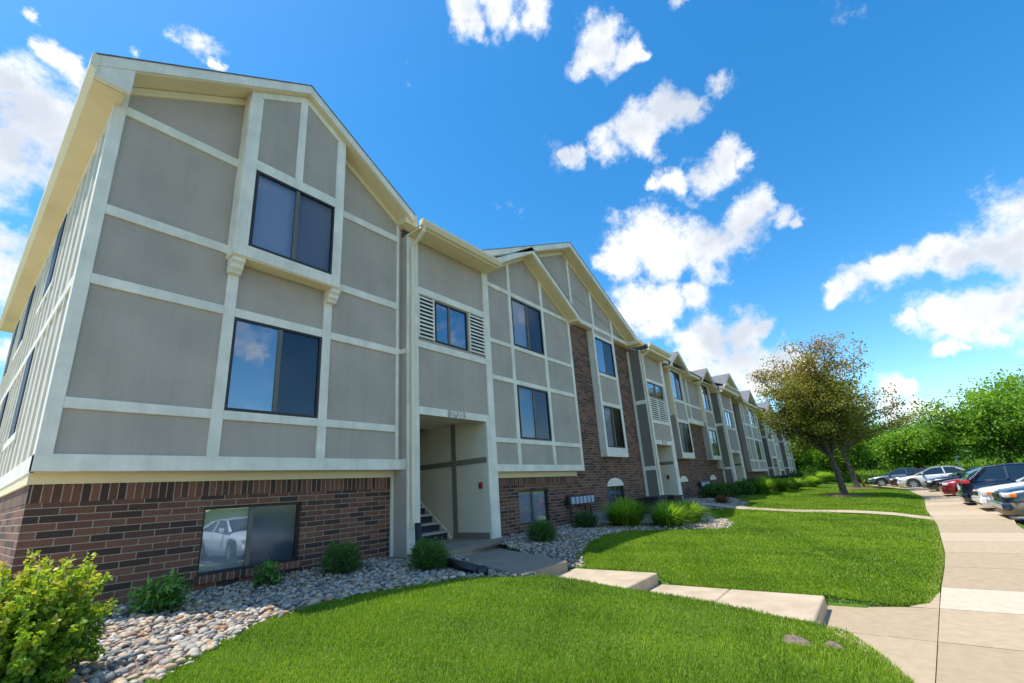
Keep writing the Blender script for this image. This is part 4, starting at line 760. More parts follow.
# ------------------------------------------------------------------ cars
def car(name, label, x, ynose, z, body, lower=None, rev=False, kind='sedan', L=4.65, Wd=1.80, H=1.42, tilt=0, rz=0, amber=False, nose=0):
    r_ = tag(empty(name, (x, ynose - L / 2 if not rev else ynose - L / 2, z), (math.pi if rev else 0) + rz), label, 'car', 'cars parked beside the sidewalk')
    hh = H - .02; belt = (.95 + nose) if kind == 'sedan' else 1.0
    if kind == 'sedan': top = [(0, .60), (.03, .72 + nose), (.16, .79 + nose), (.6, .86 + nose), (1.18, belt - .02), (1.4, belt), (3.7, belt + .05), (4.05, belt + .07), (L - .2, belt + .03), (L - .06, belt - .12), (L, .6)]
    else: top = [(0, .62), (.05, .75), (.2, .86), (.6, .95), (1.1, belt), (1.35, belt + .02), (3.7, belt + .05), (L - .25, belt + .06), (L - .1, belt), (L - .03, .8), (L, .62)]
    ts = np.array(top); wd = np.array([(0, .70), (.12, .84), (.4, .93), (1.0, .985), (2.4, 1), (3.8, .98), (L - .35, .92), (L - .08, .82), (L, .72)])
    ss = np.unique(np.concatenate([[0, .02, .05, .1, .18], np.arange(.25, L - .2, .065), [L - .18, L - .1, L - .05, L - .02, L]])); wr = .345; wx = (.84, L - .98)
    V = []; nb = 9
    for s_ in ss:
        zt = float(np.interp(s_, ts[:, 0], ts[:, 1])); w = float(np.interp(s_, wd[:, 0], wd[:, 1])) * Wd / 2; y = L / 2 - s_
        zb = .2 if .3 < s_ < L - .3 else (.24 + .0); za_ = zb
        for c in wx:
            if abs(s_ - c) < wr + .06: za_ = max(za_, .33 + math.sqrt(max(0, (wr + .06) ** 2 - (s_ - c) ** 2)))
        za_ = min(za_, zt - .12); zm = max(.55, za_ + .02); zm = min(zm, zt - .08)
        half = [(0, zb), (w * .68, zb), (w * .68, za_), (w * .97, za_), (w, zm), (w * .985, (zm + zt - .06) / 2 + .02), (w * .955, zt - .05), (w * .87, zt - .005), (0, zt + .035)]
        V += [(-a, y, b_) for a, b_ in half] + [(a, y, b_) for a, b_ in half[::-1]]
    n = 18; F = []
    for i in range(len(ss) - 1):
        for k in range(n - 1): F.append([i * n + k, i * n + k + 1, (i + 1) * n + k + 1, (i + 1) * n + k])
        F.append([i * n + n - 1, i * n, (i + 1) * n, (i + 1) * n + n - 1])
    bm = bmesh.new(); vs = [bm.verts.new(v) for v in V]
    for f in F:
        try: bm.faces.new([vs[i] for i in f])
        except ValueError: pass
    for b0 in (0, (len(ss) - 1) * n):
        idx_ = [b0 + k for k in range(n)]
        for k in range(n // 2 - 1): bm.faces.new([vs[idx_[k]], vs[idx_[k + 1]], vs[idx_[n - 2 - k]], vs[idx_[n - 1 - k]]])
    bmesh.ops.remove_doubles(bm, verts=bm.verts, dist=1e-4); bmesh.ops.recalc_face_normals(bm, faces=bm.faces)
    for f in bm.faces: f.smooth = True
    me = bpy.data.meshes.new('body'); bm.to_mesh(me); bm.free(); me.materials.append(body)
    bo = link('body', me, None, r_)
    if lower:
        me.materials.append(lower)
        for p_ in me.polygons:
            if p_.center.z < .50: p_.material_index = 1
    # greenhouse
    if kind == 'sedan': gh = [(1.12, belt - .03, .84), (1.35, belt + .12, .82), (1.95, hh - .05, .66), (2.2, hh, .64), (2.9, hh + .01, .635), (3.3, hh - .05, .64), (3.75, belt + .20, .72), (4.08, belt + .03, .78)]
    else: gh = [(1.05, belt - .03, .84), (1.3, belt + .14, .82), (1.85, hh - .05, .68), (2.2, hh, .66), (3.3, hh + .01, .66), (L - .75, hh - .04, .66), (L - .35, belt + .25, .72), (L - .18, belt + .02, .76)]
    def loft(rows, zbot, nm, mat, inset=0):
        V = []
        for s_, z_, w in rows:
            w = w * Wd / 1.8; y = L / 2 - s_; wb = .835 * Wd / 1.8; f_ = min(1, max(0, (z_ - belt) / (hh - belt)))
            V += [(-wb - inset, y, zbot), (-(w + (wb - w) * .12) - inset, y, zbot + (z_ - zbot) * .88), (-w * .9, y, z_ + inset), (0, y, z_ + .03 + inset), (w * .9, y, z_ + inset), (w + (wb - w) * .12 + inset, y, zbot + (z_ - zbot) * .88), (wb + inset, y, zbot)]
        bm = bmesh.new(); vs = [bm.verts.new(v) for v in V]; k7 = 7
        for i in range(len(rows) - 1):
            for k in range(6): bm.faces.new([vs[i * 7 + k], vs[i * 7 + k + 1], vs[(i + 1) * 7 + k + 1], vs[(i + 1) * 7 + k]])
        bm.faces.new([vs[k] for k in range(7)][::-1]); bm.faces.new([vs[(len(rows) - 1) * 7 + k] for k in range(7)])
        bmesh.ops.recalc_face_normals(bm, faces=bm.faces)
        me = bpy.data.meshes.new(nm); bm.to_mesh(me); bm.free(); return link(nm, me, mat, r_)
    loft(gh, belt - .04, 'windows', M['carglass'])
    # roof skin and pillars
    rr = [g for g in gh if g[1] > hh - .12]; V = []
    for s_, z_, w in rr:
        w = w * Wd / 1.8; y = L / 2 - s_; V += [(-w * 1.0, y, z_ - .05), (-w * .9, y, z_ + .012), (0, y, z_ + .045), (w * .9, y, z_ + .012), (w, y, z_ - .05)]
    bm = bmesh.new(); vs = [bm.verts.new(v) for v in V]
    for i in range(len(rr) - 1):
        for k in range(4): f = bm.faces.new([vs[i * 5 + k], vs[i * 5 + k + 1], vs[(i + 1) * 5 + k + 1], vs[(i + 1) * 5 + k]]); f.smooth = True
    bmesh.ops.solidify(bm, geom=list(bm.faces), thickness=.02)
    me = bpy.data.meshes.new('roof'); bm.to_mesh(me); bm.free(); link('roof', me, body, r_)
    for s_ in (-1, 1):
        pl = MB(); a, b_, c_ = gh[0], rr[0], rr[-1]; d_ = gh[-1]; k = Wd / 1.8
        pl.bar((s_ * .82 * k, L / 2 - a[0] - .02, belt), (s_ * b_[2] * k * .97, L / 2 - b_[0], b_[1] - .02), .06)
        xm = s_ * .775 * k; pl.bar((s_ * .845 * k, L / 2 - 2.65, belt), (s_ * .665 * k, L / 2 - 2.6, hh - .03), .07, .06)
        pl.bar((s_ * .84 * k, L / 2 - d_[0] + .12, belt), (s_ * c_[2] * k * .98, L / 2 - c_[0], c_[1] - .03), .13, .10)
        if kind != 'sedan': pl.bar((s_ * .845 * k, L / 2 - 3.45, belt), (s_ * .67 * k, L / 2 - 3.4, hh - .03), .07, .06)
        pl.build('pillars', body, r_)
    for i, c in enumerate(wx):
        for s_ in (-1, 1):
            cx_ = s_ * (Wd / 2 - .115); y = L / 2 - c
            w_ = MB(); w_.lathe([(.22, -.10), (.315, -.10), (.33, -.07), (.33, .07), (.315, .10), (.22, .10)], (cx_, y, .33), 'x', 28); wo_ = obj_part(w_, 'wheel', 'rubber', r_, smooth=False)
            q_ = MB(); h_ = s_ * .085
            q_.lathe([(.225, h_ - .03), (.225, h_ + s_ * .002), (.20, h_ + s_ * .012)] if s_ > 0 else [(.20, h_ + s_ * .012), (.225, h_ + s_ * .002), (.225, h_ + .03)], (cx_, y, .33), 'x', 24)
            q_.build('hub', M['iron'], wo_)
            q_ = MB()
            for k in range(7):
                a = 2 * math.pi * k / 7; q_.bar((cx_ + s_ * .105, y + .03 * math.cos(a), .33 + .03 * math.sin(a)), (cx_ + s_ * .105, y + .205 * math.cos(a), .33 + .205 * math.sin(a)), .02, .055)
            q_.lathe([(.205, s_ * .095), (.225, s_ * .105)] if s_ > 0 else [(.225, s_ * .105), (.205, s_ * .095)], (cx_, y, .33), 'x', 24, False)
            q_.build('rim', M['rim'], wo_)
    def blob(nm, mat, x0, x1, y0, y1, z0, z1, bv=.03): b_ = MB(); b_.box(x0, x1, y0, y1, z0, z1); return obj_part(b_, nm, mat, r_, bv)
    k = Wd / 1.8; hf = L / 2; zh = .62 + nose if kind == 'sedan' else .70
    for s_ in (-1, 1):
        blob('headlight', 'lens', s_ * .42 * k, s_ * .79 * k, hf - .24, hf - .025, zh, zh + .13, .035)
        if amber: blob('indicator', 'amber', s_ * .765 * k, s_ * .862 * k, hf - .30, hf - .15, zh + .01, zh + .11, .02)
        if kind == 'sedan': blob('tail_light', 'taillens', s_ * .48 * k, s_ * .80 * k, -hf + .02, -hf + .2, .74, .92, .03)
        else: blob('tail_light', 'taillens', s_ * .50 * k, s_ * .84 * k, -hf + .03, -hf + .28, .90, 1.02, .025)
        mi = MB(); mi.box(s_ * .88 * k, s_ * 1.06 * k, hf - 1.52, hf - 1.38, belt + .02, belt + .16); mi.build('mirror', body, r_, .03)
        hn = MB(); hn.box(s_ * .905 * k, s_ * .925 * k, hf - 2.55, hf - 2.35, belt - .12, belt - .09); hn.build('door_handle', body, r_, .008)
    blob('grille', 'black', -.36 * k, .36 * k, hf - .10, hf + .008, zh - .04, zh + .10, .015)
    blob('air_intake', 'black', -.5 * k, .5 * k, hf - .1, hf + .006, .3, .42, .015)
    blob('number_plate', 'whitepaint', -.17, .17, -hf - .012, -hf + .02, .55, .66, .004) if not rev else blob('number_plate', 'whitepaint', -.17, .17, -hf - .012, -hf + .02, .66, .80, .004)
    for ya, yb_ in ((hf - .14, hf + .05), (-hf - .05, -hf + .14)): bl = MB(); bl.box(-.84 * k, .84 * k, ya, yb_, .36, .56); bl.build('bumper', body, r_, .045)
    return r_
navy = paint('paint_navy', (.012, .018, .04), .4); white = paint('paint_white', (.80, .80, .78), 0); silver = paint('paint_silver', (.62, .62, .60), .15)
redp = paint('paint_red', (.28, .008, .012), .3); blackp = paint('paint_black', (.008, .008, .012), .3); slate = paint('paint_slate', (.035, .055, .085), .4); greyb = paint('paint_greyblue', (.10, .13, .16), .5); tan = plain('lower_cladding', (.30, .245, .17), .5)
CZ = -1.68
car('parked_car', 'dark slate blue sedan with tan lower sides, nearest at the right edge', 18.55, -2.42, CZ, slate, tan, amber=True, L=4.9, Wd=1.84, nose=.06, H=1.45)
car('parked_car', 'white sedan between the slate sedan and the navy hatchback', 21.35, -2.36, CZ, white, amber=True, L=4.5)
car('parked_car', 'navy blue hatchback parked tail first with wide red tail lights', 24.35, -2.28, CZ, navy, rev=True, kind='suv', L=4.7, Wd=1.84, H=1.48)
car('parked_car', 'small dark red car nosing out behind the navy hatchback', 31.0, -2.28, CZ, redp, L=4.4, Wd=1.75, H=1.32)
car('parked_car', 'black low car between the red car and the silver sedan', 36.6, -2.10, CZ, blackp, L=4.5, H=1.3)
car('parked_car', 'silver sedan seen from its side at the bend of the sidewalk', 44.6, -1.0, CZ + .02, silver, L=4.75, H=1.44)
car('parked_car', 'brown low car partly hidden behind the silver sedan', 47.6, -.6, CZ, paint('paint_brown', (.06, .03, .03), .4), L=4.5, H=1.40)
car('parked_car', 'grey blue sedan, farthest left in the row of cars', 50.8, .75, CZ + .05, greyb, L=4.8, H=1.42)
car('parked_car', 'white sedan parked behind the photographer, mirrored in the basement window', 7.5, -2.3, CZ, white, L=4.6)

# ------------------------------------------------------------------ foliage
def leaf_mesh(name, cen, size, nrm_up, mat, parent, rnd, aspect=.5, droop=0, dirs=None):
    """leaf quads (folded rhombus) at centres"""
    n = len(cen); size = np.broadcast_to(size, (n,))[:, None]
    if dirs is None:
        d = rng.normal(size=(n, 3)); d[:, 2] -= droop
    else: d = dirs + rng.normal(size=(n, 3)) * .25
    d /= np.linalg.norm(d, axis=1, keepdims=True)
    up = rng.normal(size=(n, 3)) * (1 - nrm_up); up[:, 2] += nrm_up * 1.2
    s_ = np.cross(d, up); s_ /= np.linalg.norm(s_, axis=1, keepdims=True) + 1e-9; u = np.cross(s_, d)
    a = cen - d * size * .5; b = cen + s_ * size * aspect * .5 + u * size * .08; c = cen + d * size * .5; e = cen - s_ * size * aspect * .5 + u * size * .08
    V = np.stack([a, b, c, e], 1).reshape(-1, 3); F = np.arange(4 * n).reshape(n, 4)
    return np_mesh(name, V, F, mat, parent, np.repeat(rnd, 4))
L_olive = rnd_mat('leaf_olive', [(0, (.08, .10, .016)), (.35, (.18, .20, .025)), (.6, (.29, .27, .035)), (.8, (.38, .22, .06)), (1, (.38, .14, .10))], .6, .35)
L_green = rnd_mat('leaf_green', [(0, (.07, .17, .010)), (.5, (.18, .33, .02)), (1, (.34, .48, .045))], .6, .38)
L_dark = rnd_mat('leaf_dark', [(0, (.03, .08, .012)), (.5, (.06, .15, .02)), (1, (.12, .23, .03))], .6, .3)
L_yel = rnd_mat('leaf_lime', [(0, (.04, .13, .012)), (.4, (.12, .26, .018)), (.7, (.38, .46, .03)), (.93, (.60, .54, .08)), (1, (.55, .30, .16))], .5, .35)
L_shrub = rnd_mat('leaf_shrub', [(0, (.035, .11, .014)), (.6, (.08, .21, .02)), (1, (.19, .33, .03))], .55, .3)
L_hosta = rnd_mat('leaf_hosta', [(0, (.04, .12, .02)), (.5, (.10, .26, .04)), (1, (.26, .44, .09))], .35, .25)
L_grass = rnd_mat('grass_blade', [(0, (.04, .105, .010)), (.4, (.165, .275, .012)), (.75, (.30, .405, .022)), (.9, (.34, .39, .07)), (1, (.48, .40, .18))], .55, .35, spec=.25)
L_orn = rnd_mat('ornamental_blade', [(0, (.10, .22, .02)), (.6, (.28, .44, .05)), (1, (.48, .56, .16))], .55, .5)
L_rust = rnd_mat('leaf_rust', [(0, (.12, .05, .02)), (1, (.3, .12, .04))], .6, .3)

def shift(o, loc): return o
def tree(name, x, y, h, cr, cz0, label, mat, group, lean=(0, 0), trunk_r=.2, nlimb=9, nsub=7, nleaf=60, lsize=.13, crown_off=(0, 0), seed=1, squash=1.0, multi=False, clump=.45, rbias=0):
    rs = np.random.default_rng(seed); z0 = float(hz(x, y)); z0 = z0 + (1.3 * float(sm(52, 85, x)) if x > 50 else 0) + (1.2 * float(sm(-26, -60, y)) if y < -26 else 0)
    r_ = tag(empty(name, (x, y, z0)), label, 'tree', group)
    fork = np.array([lean[0], lean[1], cz0]); tp = [np.array([0, 0, -.15]), np.array([lean[0] * .25, lean[1] * .25, cz0 * .4]), np.array([lean[0] * .6, lean[1] * .6, cz0 * .75]), fork]
    mb = MB(); mb.tube(tp, [trunk_r * 1.45, trunk_r * 1.02, trunk_r * .9, trunk_r * .8], 9)
    cc_ = np.array([lean[0] + crown_off[0], lean[1] + crown_off[1], cz0 + (h - cz0) * .48]); rad = np.array([cr, cr * squash, (h - cz0) * .55])
    cents = []; 
    for i in range(nlimb):
        a = 2 * math.pi * (i * .618 + rs.uniform(-.05, .05)); el = rs.uniform(-.35, 1.35); k = rs.uniform(.62, .98)
        tgt = cc_ + rad * np.array([math.cos(a) * math.cos(el), math.sin(a) * math.cos(el), math.sin(el)]) * k
        mid = fork + (tgt - fork) * .45 + np.array([0, 0, .18 * np.linalg.norm(tgt - fork) * .6]) * (1 if el < .8 else 0)
        mb.tube([fork, mid, tgt], [trunk_r * .5, trunk_r * .3, trunk_r * .08], 6, False)
        for j in range(nsub):
            b0 = mid + (tgt - mid) * rs.uniform(0, .9) if j % 3 else fork + (mid - fork) * rs.uniform(.5, 1)
            dv = rs.normal(size=3); dv[2] = dv[2] * .7 + .35; dv /= np.linalg.norm(dv); ln = cr * rs.uniform(.22, .52)
            e_ = b0 + dv * ln; q_ = (e_ - cc_) / rad; qn = np.linalg.norm(q_)
            if qn > 1.15: e_ = cc_ + (e_ - cc_) / qn * 1.1
            mb.tube([b0, (b0 + e_) / 2 + rs.normal(size=3) * .05, e_], [trunk_r * .16, trunk_r * .1, trunk_r * .03], 5, False)
            nc = 3
            for t_ in np.linspace(.35, 1.05, nc): cents.append((b0 + (e_ - b0) * t_, rs.uniform(-.22, .22)))
        cents.append((tgt, rs.uniform(-.1, .3)))
    mb.build('trunk', M['bark'], r_)
    P_ = []; Rn = []
    for c, rb in cents:
        n = max(4, int(nleaf * rs.uniform(.5, 1.4))); sp = rs.normal(size=(n, 3)) * np.array([clump, clump, clump * .62]) * .62
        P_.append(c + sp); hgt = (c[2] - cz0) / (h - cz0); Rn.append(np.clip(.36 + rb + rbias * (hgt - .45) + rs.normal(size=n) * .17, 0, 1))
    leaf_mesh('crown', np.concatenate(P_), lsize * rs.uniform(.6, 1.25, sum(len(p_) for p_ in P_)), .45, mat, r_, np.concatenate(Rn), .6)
    return r_
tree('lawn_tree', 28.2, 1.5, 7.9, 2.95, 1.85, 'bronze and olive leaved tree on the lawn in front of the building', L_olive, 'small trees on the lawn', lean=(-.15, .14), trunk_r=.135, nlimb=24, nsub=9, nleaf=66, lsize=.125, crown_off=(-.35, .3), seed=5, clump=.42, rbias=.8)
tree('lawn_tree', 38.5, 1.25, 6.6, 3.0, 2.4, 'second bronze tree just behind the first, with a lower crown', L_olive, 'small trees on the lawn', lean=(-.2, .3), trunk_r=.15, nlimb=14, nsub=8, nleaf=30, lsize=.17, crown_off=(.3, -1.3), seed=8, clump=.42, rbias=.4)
bt_ = [(60, -9.5, 8.3, 6.0, 'dense bright green tree with the widest crown, at the right edge', L_green), (54, -14.5, 8.0, 5.2, 'bright green tree cut off by the right edge of the picture', L_green),
       (66, -3.5, 5.0, 3.6, 'round green tree behind the silver sedan', L_green), (58, 3.2, 4.9, 3.4, 'low green tree directly behind the lawn trees', L_green), (74, .6, 5.6, 4.2, 'darker green tree behind the farthest parked cars', L_dark),
       (70, 8.5, 7.0, 4.5, 'green tree beside the far end of the building', L_green), (84, -5.5, 6.8, 5.0, 'tall dark green tree farthest behind the car park', L_dark), (62, 7.2, 5.0, 3.0, 'small light green tree close to the building end', L_green),
       (78, -17, 10, 6.5, 'dark green tree filling the gap behind the widest crown', L_dark), (90, 4, 8.5, 5.5, 'dark green tree glimpsed through the lawn trees', L_dark), (64, -19, 8.5, 5, 'bright green tree outside the right edge', L_green)]
for i, (x, y, h, c, lb, mt) in enumerate(bt_):
    tree('broadleaf_tree', x, y, h, c, 1.3 if h < 7 else 1.7, lb, mt, 'green trees beyond the car park', trunk_r=.22, nlimb=22, nsub=10, nleaf=36, lsize=.30, seed=20 + i, clump=.75, rbias=.35)
# far off wood that reads as one mass
P_ = []; Rn = []
for i in range(420):
    a = rng.uniform(-.55, .2); d = rng.uniform(105, 150); x, y = d * math.cos(a), d * math.sin(a); z = rng.uniform(-1, 6.5 + 2.5 * math.sin(a * 23)); n = 60
    P_.append(np.array([x, y, z]) + rng.normal(size=(n, 3)) * (2.0, 2.0, 1.1)); Rn.append(np.clip(rng.uniform(.2, .7) + rng.normal(size=n) * .15, 0, 1))
tag(leaf_mesh('far_woodland', np.concatenate(P_), .9, .4, L_dark, None, np.concatenate(Rn), .8), kind='stuff')
# rough growth beyond the car park
n = 42000; x = rng.uniform(50, 86, n); y = rng.uniform(-40, 16, n); k = (x > 56 + 0 * y) ; x = x[k]; y = y[k]; n = len(x)
z = hz(x, y) + 1.3 * sm(52, 85, x) + 1.2 * sm(-26, -60, y) * (y < -26); hgt = rng.uniform(.3, 1.0, n)
cen = np.stack([x, y, z + hgt * .45], 1); dr = np.stack([rng.normal(size=n) * .25, rng.normal(size=n) * .25, np.ones(n)], 1)
tag(leaf_mesh('rough_growth', cen, hgt, .0, L_orn, None, np.clip(.35 + rng.normal(size=n) * .25, 0, 1), .16, dirs=dr), kind='stuff')

def shrub(name, label, cat, group, x, y, r, h, mat, nstem, nleaf, lsize, aspect=.4, seed=0, upw=.9, fill=1.0, zo=0, bias=.35, droop=0):
    rs = np.random.default_rng(seed); z0 = float(hz(x, y)) + zo
    r_ = tag(empty(name, (x, y, z0)), label, cat, group); mb = MB(); P_ = []; D_ = []; Rn = []
    for i in range(nstem):
        a = rs.uniform(0, 2 * math.pi); q_ = math.sqrt(rs.uniform(0, 1)); el = (1 - q_ ** 1.6); k = rs.uniform(.78, 1.06) if name != 'lime_shrub' else rs.uniform(.62, 1.14)
        tip = np.array([math.cos(a) * r * q_ * k, math.sin(a) * r * q_ * k, h * (.30 + .70 * math.sqrt(max(0, 1 - q_ * q_))) * k * rs.uniform(.85, 1.05)])
        if q_ > .8 and rs.uniform() < .5: tip[2] *= rs.uniform(.25, .8)
        base = np.array([math.cos(a) * r * .12, math.sin(a) * r * .12, -.02])
        if nstem < 400: mb.tube([base, base + (tip - base) * .5 + np.array([0, 0, h * .08]), tip], [.008, .006, .002], 4, False)
        n = max(2, int(nleaf * rs.uniform(.6, 1.3))); t_ = rs.uniform(.25, 1.03, n) ** .75
        pp = base + (tip - base) * t_[:, None] + np.array([0, 0, h * .08]) * (np.sin(t_ * math.pi))[:, None] + rs.normal(size=(n, 3)) * lsize * .45
        dd = (tip - base); dd = dd / np.linalg.norm(dd); P_.append(pp); D_.append(np.tile(dd, (n, 1)) * upw + rs.normal(size=(n, 3)) * .7 - np.array([0, 0, droop]))
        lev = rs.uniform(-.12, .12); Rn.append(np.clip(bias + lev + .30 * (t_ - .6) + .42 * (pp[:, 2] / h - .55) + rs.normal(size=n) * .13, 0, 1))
    P_ = np.concatenate(P_); ok = P_[:, 2] > .01; D_ = np.concatenate(D_)[ok]; Rn = np.concatenate(Rn)[ok]; P_ = P_[ok]
    if nstem < 400: mb.build('stems', M['bark'], r_)
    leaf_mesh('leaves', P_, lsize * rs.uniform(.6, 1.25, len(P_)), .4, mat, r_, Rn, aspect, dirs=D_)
    return r_
# real leaf outline for the closest bush is small enough to stay a folded rhombus
shrub('lime_shrub', 'lime and yellow leaved bush at the left edge in front of the brick corner', 'shrub', None, .50, 4.60, .48, .80, L_yel, 330, 120, .036, .72, 1, .25, bias=.50, zo=-.03)
GP = 'low shrubs along the wall'
shrub('leafy_plant', 'broad leaved dark green plant between the lime bush and basement window', 'plant', GP, 1.72, 6.38, .27, .36, L_hosta, 75, 14, .095, .36, 2, .7, droop=.6)
shrub('leafy_plant', 'smallest broad leaved plant right under the basement window', 'plant', GP, 3.0, 6.75, .17, .30, L_hosta, 50, 11, .085, .38, 3, .7, droop=.5)
shrub('green_shrub', 'rounded green shrub between the basement window and corner board', 'shrub', GP, 3.95, 6.50, .34, .46, L_shrub, 300, 18, .05, .25, 4, 1.1)
shrub('green_shrub', 'spiky rounded green shrub beside the black drain pipe and porch', 'shrub', GP, 4.88, 5.65, .36, .46, L_shrub, 320, 18, .055, .22, 5, 1.2, bias=.42)
shrub('green_shrub', 'rounded green shrub in front of the second basement window', 'shrub', GP, 8.15, 5.80, .38, .46, L_shrub, 300, 18, .05, .3, 6, 1)
shrub('green_shrub', 'dark green shrub below the row of six meters', 'shrub', GP, 10.65, 6.2, .40, .44, L_dark, 280, 18, .055, .3, 7, 1)
shrub('green_shrub', 'dark green shrub between the second entrance and the rust coloured shrub', 'shrub', GP, 22.1, 6.0, .7, .62, L_dark, 260, 20, .11, .4, 8, .8)
shrub('green_shrub', 'dark green shrub behind the rust coloured shrub', 'shrub', GP, 24.2, 6.1, .8, .6, L_dark, 260, 20, .11, .4, 9, .8)
shrub('green_shrub', 'dark green shrub just past the rust coloured shrub', 'shrub', GP, 26.2, 5.7, .7, .7, L_shrub, 260, 20, .11, .4, 10, .8)
shrub('green_shrub', 'dark rounded shrub beside the farther window well', 'shrub', GP, 27.8, 5.5, .7, .8, L_dark, 240, 20, .11, .4, 13, .8)
shrub('green_shrub', 'small dark shrub in front of the third entrance bay', 'shrub', GP, 36.5, 5.8, .8, .8, L_dark, 200, 18, .13, .4, 14, .8)
shrub('green_shrub', 'farthest dark shrub by the end of the building', 'shrub', GP, 44.2, 5.2, 1.0, 1.1, L_dark, 200, 18, .14, .4, 15, .8)
shrub('rust_shrub', 'small rust coloured shrub in the far pebble bed', 'shrub', None, 19.5, 5.05, .30, .32, L_rust, 160, 12, .06, .3, 11, 1)
def clump(label, x, y, r, h, seed, n=1500, w=.012, name='grass_clump', cat='grass clump', grp='pale grass clumps in the pebble bed', mat=None):
    rs = np.random.default_rng(seed); z0 = float(hz(x, y)); r_ = tag(empty(name, (x, y, z0)), label, cat, grp)
    a = rs.uniform(0, 2 * math.pi, n); q_ = rs.uniform(0, 1, n) ** .6; L_ = h * rs.uniform(.55, 1.35, n); sp = q_ * r * 1.15
    base = np.stack([np.cos(a) * r * .28 * q_, np.sin(a) * r * .28 * q_, np.full(n, -.02)], 1); tipx = np.stack([np.cos(a) * sp, np.sin(a) * sp, L_ * np.sqrt(np.clip(1 - (q_ * .78) ** 2, .1, 1))], 1)
    mid = base * .5 + tipx * .42 + np.array([0, 0, 1]) * (L_ * .22)[:, None]; tip = tipx + np.array([0, 0, -1]) * (q_ ** 3 * h * .25)[:, None]
    s_ = np.stack([-np.sin(a), np.cos(a), np.zeros(n)], 1) * w / 2
    V = np.stack([base - s_, base + s_, mid + s_, mid - s_, tip], 1).reshape(-1, 3); i = np.arange(n)[:, None] * 5
    F = np.concatenate([i + [0, 1, 2], i + [0, 2, 3], i + [3, 2, 4]], 0); np_mesh('blades', V, F, mat or L_orn, r_, np.repeat(np.clip(rs.normal(.45, .25, n), 0, 1), 5)); return r_
clump('widest pale green arching grass clump, beside the window well, leftmost of three', 11.3, 5.35, .85, .62, 1, 1700, .024)
clump('pale arching grass clump, middle of three at the pebble tongue', 11.9, 4.45, .75, .55, 2, 1500, .02)
clump('pale arching grass clump, rightmost of three at the pebble tongue', 13.0, 4.3, .68, .50, 3, 1500, .02)
clump('pale grass clump beside the farther window well', 27.5, 4.9, .7, .8, 4, 1400, .03)
clump('tall pale grass mound in front of the third entrance, nearest of the far mounds', 31.5, 4.9, 1.1, .65, 5, 2600, .035)
clump('tall pale grass mound beyond the farther window well', 35.5, 4.7, 1.2, .65, 6, 2600, .035)
clump('tall pale grass mound near the end of the building', 41.0, 4.2, 1.2, .7, 7, 2600, .04)
clump('farthest pale grass mound past the building end', 52, 4.4, 1.8, .9, 8, 3000, .05)

# mulch rings
for x, y, r0, lb in ((28.2, 1.5, 1.05, 'ring of brown mulch around the first lawn tree'), (38.5, 1.25, 1.2, 'ring of brown mulch around the second lawn tree')):
    n_ = 40; V = [(x, y, float(hz(x, y)) + .09)]
    for rr, zz in ((.5, .08), (.85, .06), (1, -.03)):
        for k in range(n_):
            a = 2 * math.pi * k / n_; q_ = r0 * rr * (1 + .08 * math.sin(3 * a) + .05 * math.sin(8 * a)); V.append((x + q_ * math.cos(a), y + q_ * math.sin(a), float(hz(x + q_ * math.cos(a), y + q_ * math.sin(a))) + zz + random.uniform(-.012, .012)))
    bm = bmesh.new(); vs = [bm.verts.new(v) for v in V]
    for k in range(n_): bm.faces.new([vs[0], vs[1 + k], vs[1 + (k + 1) % n_]])
    for j in (0, 1):
        for k in range(n_): a = 1 + j * n_; bm.faces.new([vs[a + k], vs[a + n_ + k], vs[a + n_ + (k + 1) % n_], vs[a + (k + 1) % n_]])
    me = bpy.data.meshes.new('mulch'); bm.to_mesh(me); bm.free(); tag(link('mulch', me, M['mulch']), lb, 'mulch ring', 'mulch rings under the lawn trees')

# ------------------------------------------------------------------ pebbles
ico = bmesh.new(); bmesh.ops.create_icosphere(ico, subdivisions=2, radius=1); IV = np.array([v.co[:] for v in ico.verts]); IF = np.array([[v.index for v in f.verts] for f in ico.faces]); ico.free()
ic1 = bmesh.new(); bmesh.ops.create_icosphere(ic1, subdivisions=1, radius=1); JV = np.array([v.co[:] for v in ic1.verts]); JF = np.array([[v.index for v in f.verts] for f in ic1.faces]); ic1.free()
def pebbles(name, pts, size, IV, IF):
    n = len(pts); k = len(IV); sh = 1 + .16 * np.sin(IV @ np.array([[3.1, 1.2, .7], [-.9, 2.7, 1.1], [.6, -1.5, 2.9]]).T + 1.3).sum(1)[:, None] / 1.6
    ax = np.stack([rng.uniform(.8, 1.35, n), rng.uniform(.6, 1.0, n), rng.uniform(.42, .7, n)], 1) * size[:, None]
    a = rng.uniform(0, 2 * math.pi, n); ca, sa = np.cos(a), np.sin(a); tl = rng.normal(size=n) * .3; ct, st = np.cos(tl), np.sin(tl)
    fl = rng.choice([-1, 1], (n, 3)); base = (IV * sh)[None] * ax[:, None] * fl[:, None, :]
    y = base[:, :, 1] * ct[:, None] - base[:, :, 2] * st[:, None]; z = base[:, :, 1] * st[:, None] + base[:, :, 2] * ct[:, None]; x = base[:, :, 0]
    V = np.stack([x * ca[:, None] - y * sa[:, None], x * sa[:, None] + y * ca[:, None], z], 2) + pts[:, None, :]
    F = (IF[None] + (np.arange(n) * k)[:, None, None]).reshape(-1, 3)
    F = F if True else F
    return V.reshape(-1, 3), F, np.repeat(rng.uniform(0, 1, n), k)
peb = rnd_mat('pebble', [(0, (.12, .12, .125)), (.2, (.25, .24, .22)), (.4, (.40, .35, .28)), (.62, (.50, .43, .33)), (.80, (.46, .31, .17)), (.90, (.30, .14, .08)), (1, (.62, .57, .49))], .75, noise=60, bump=.15)
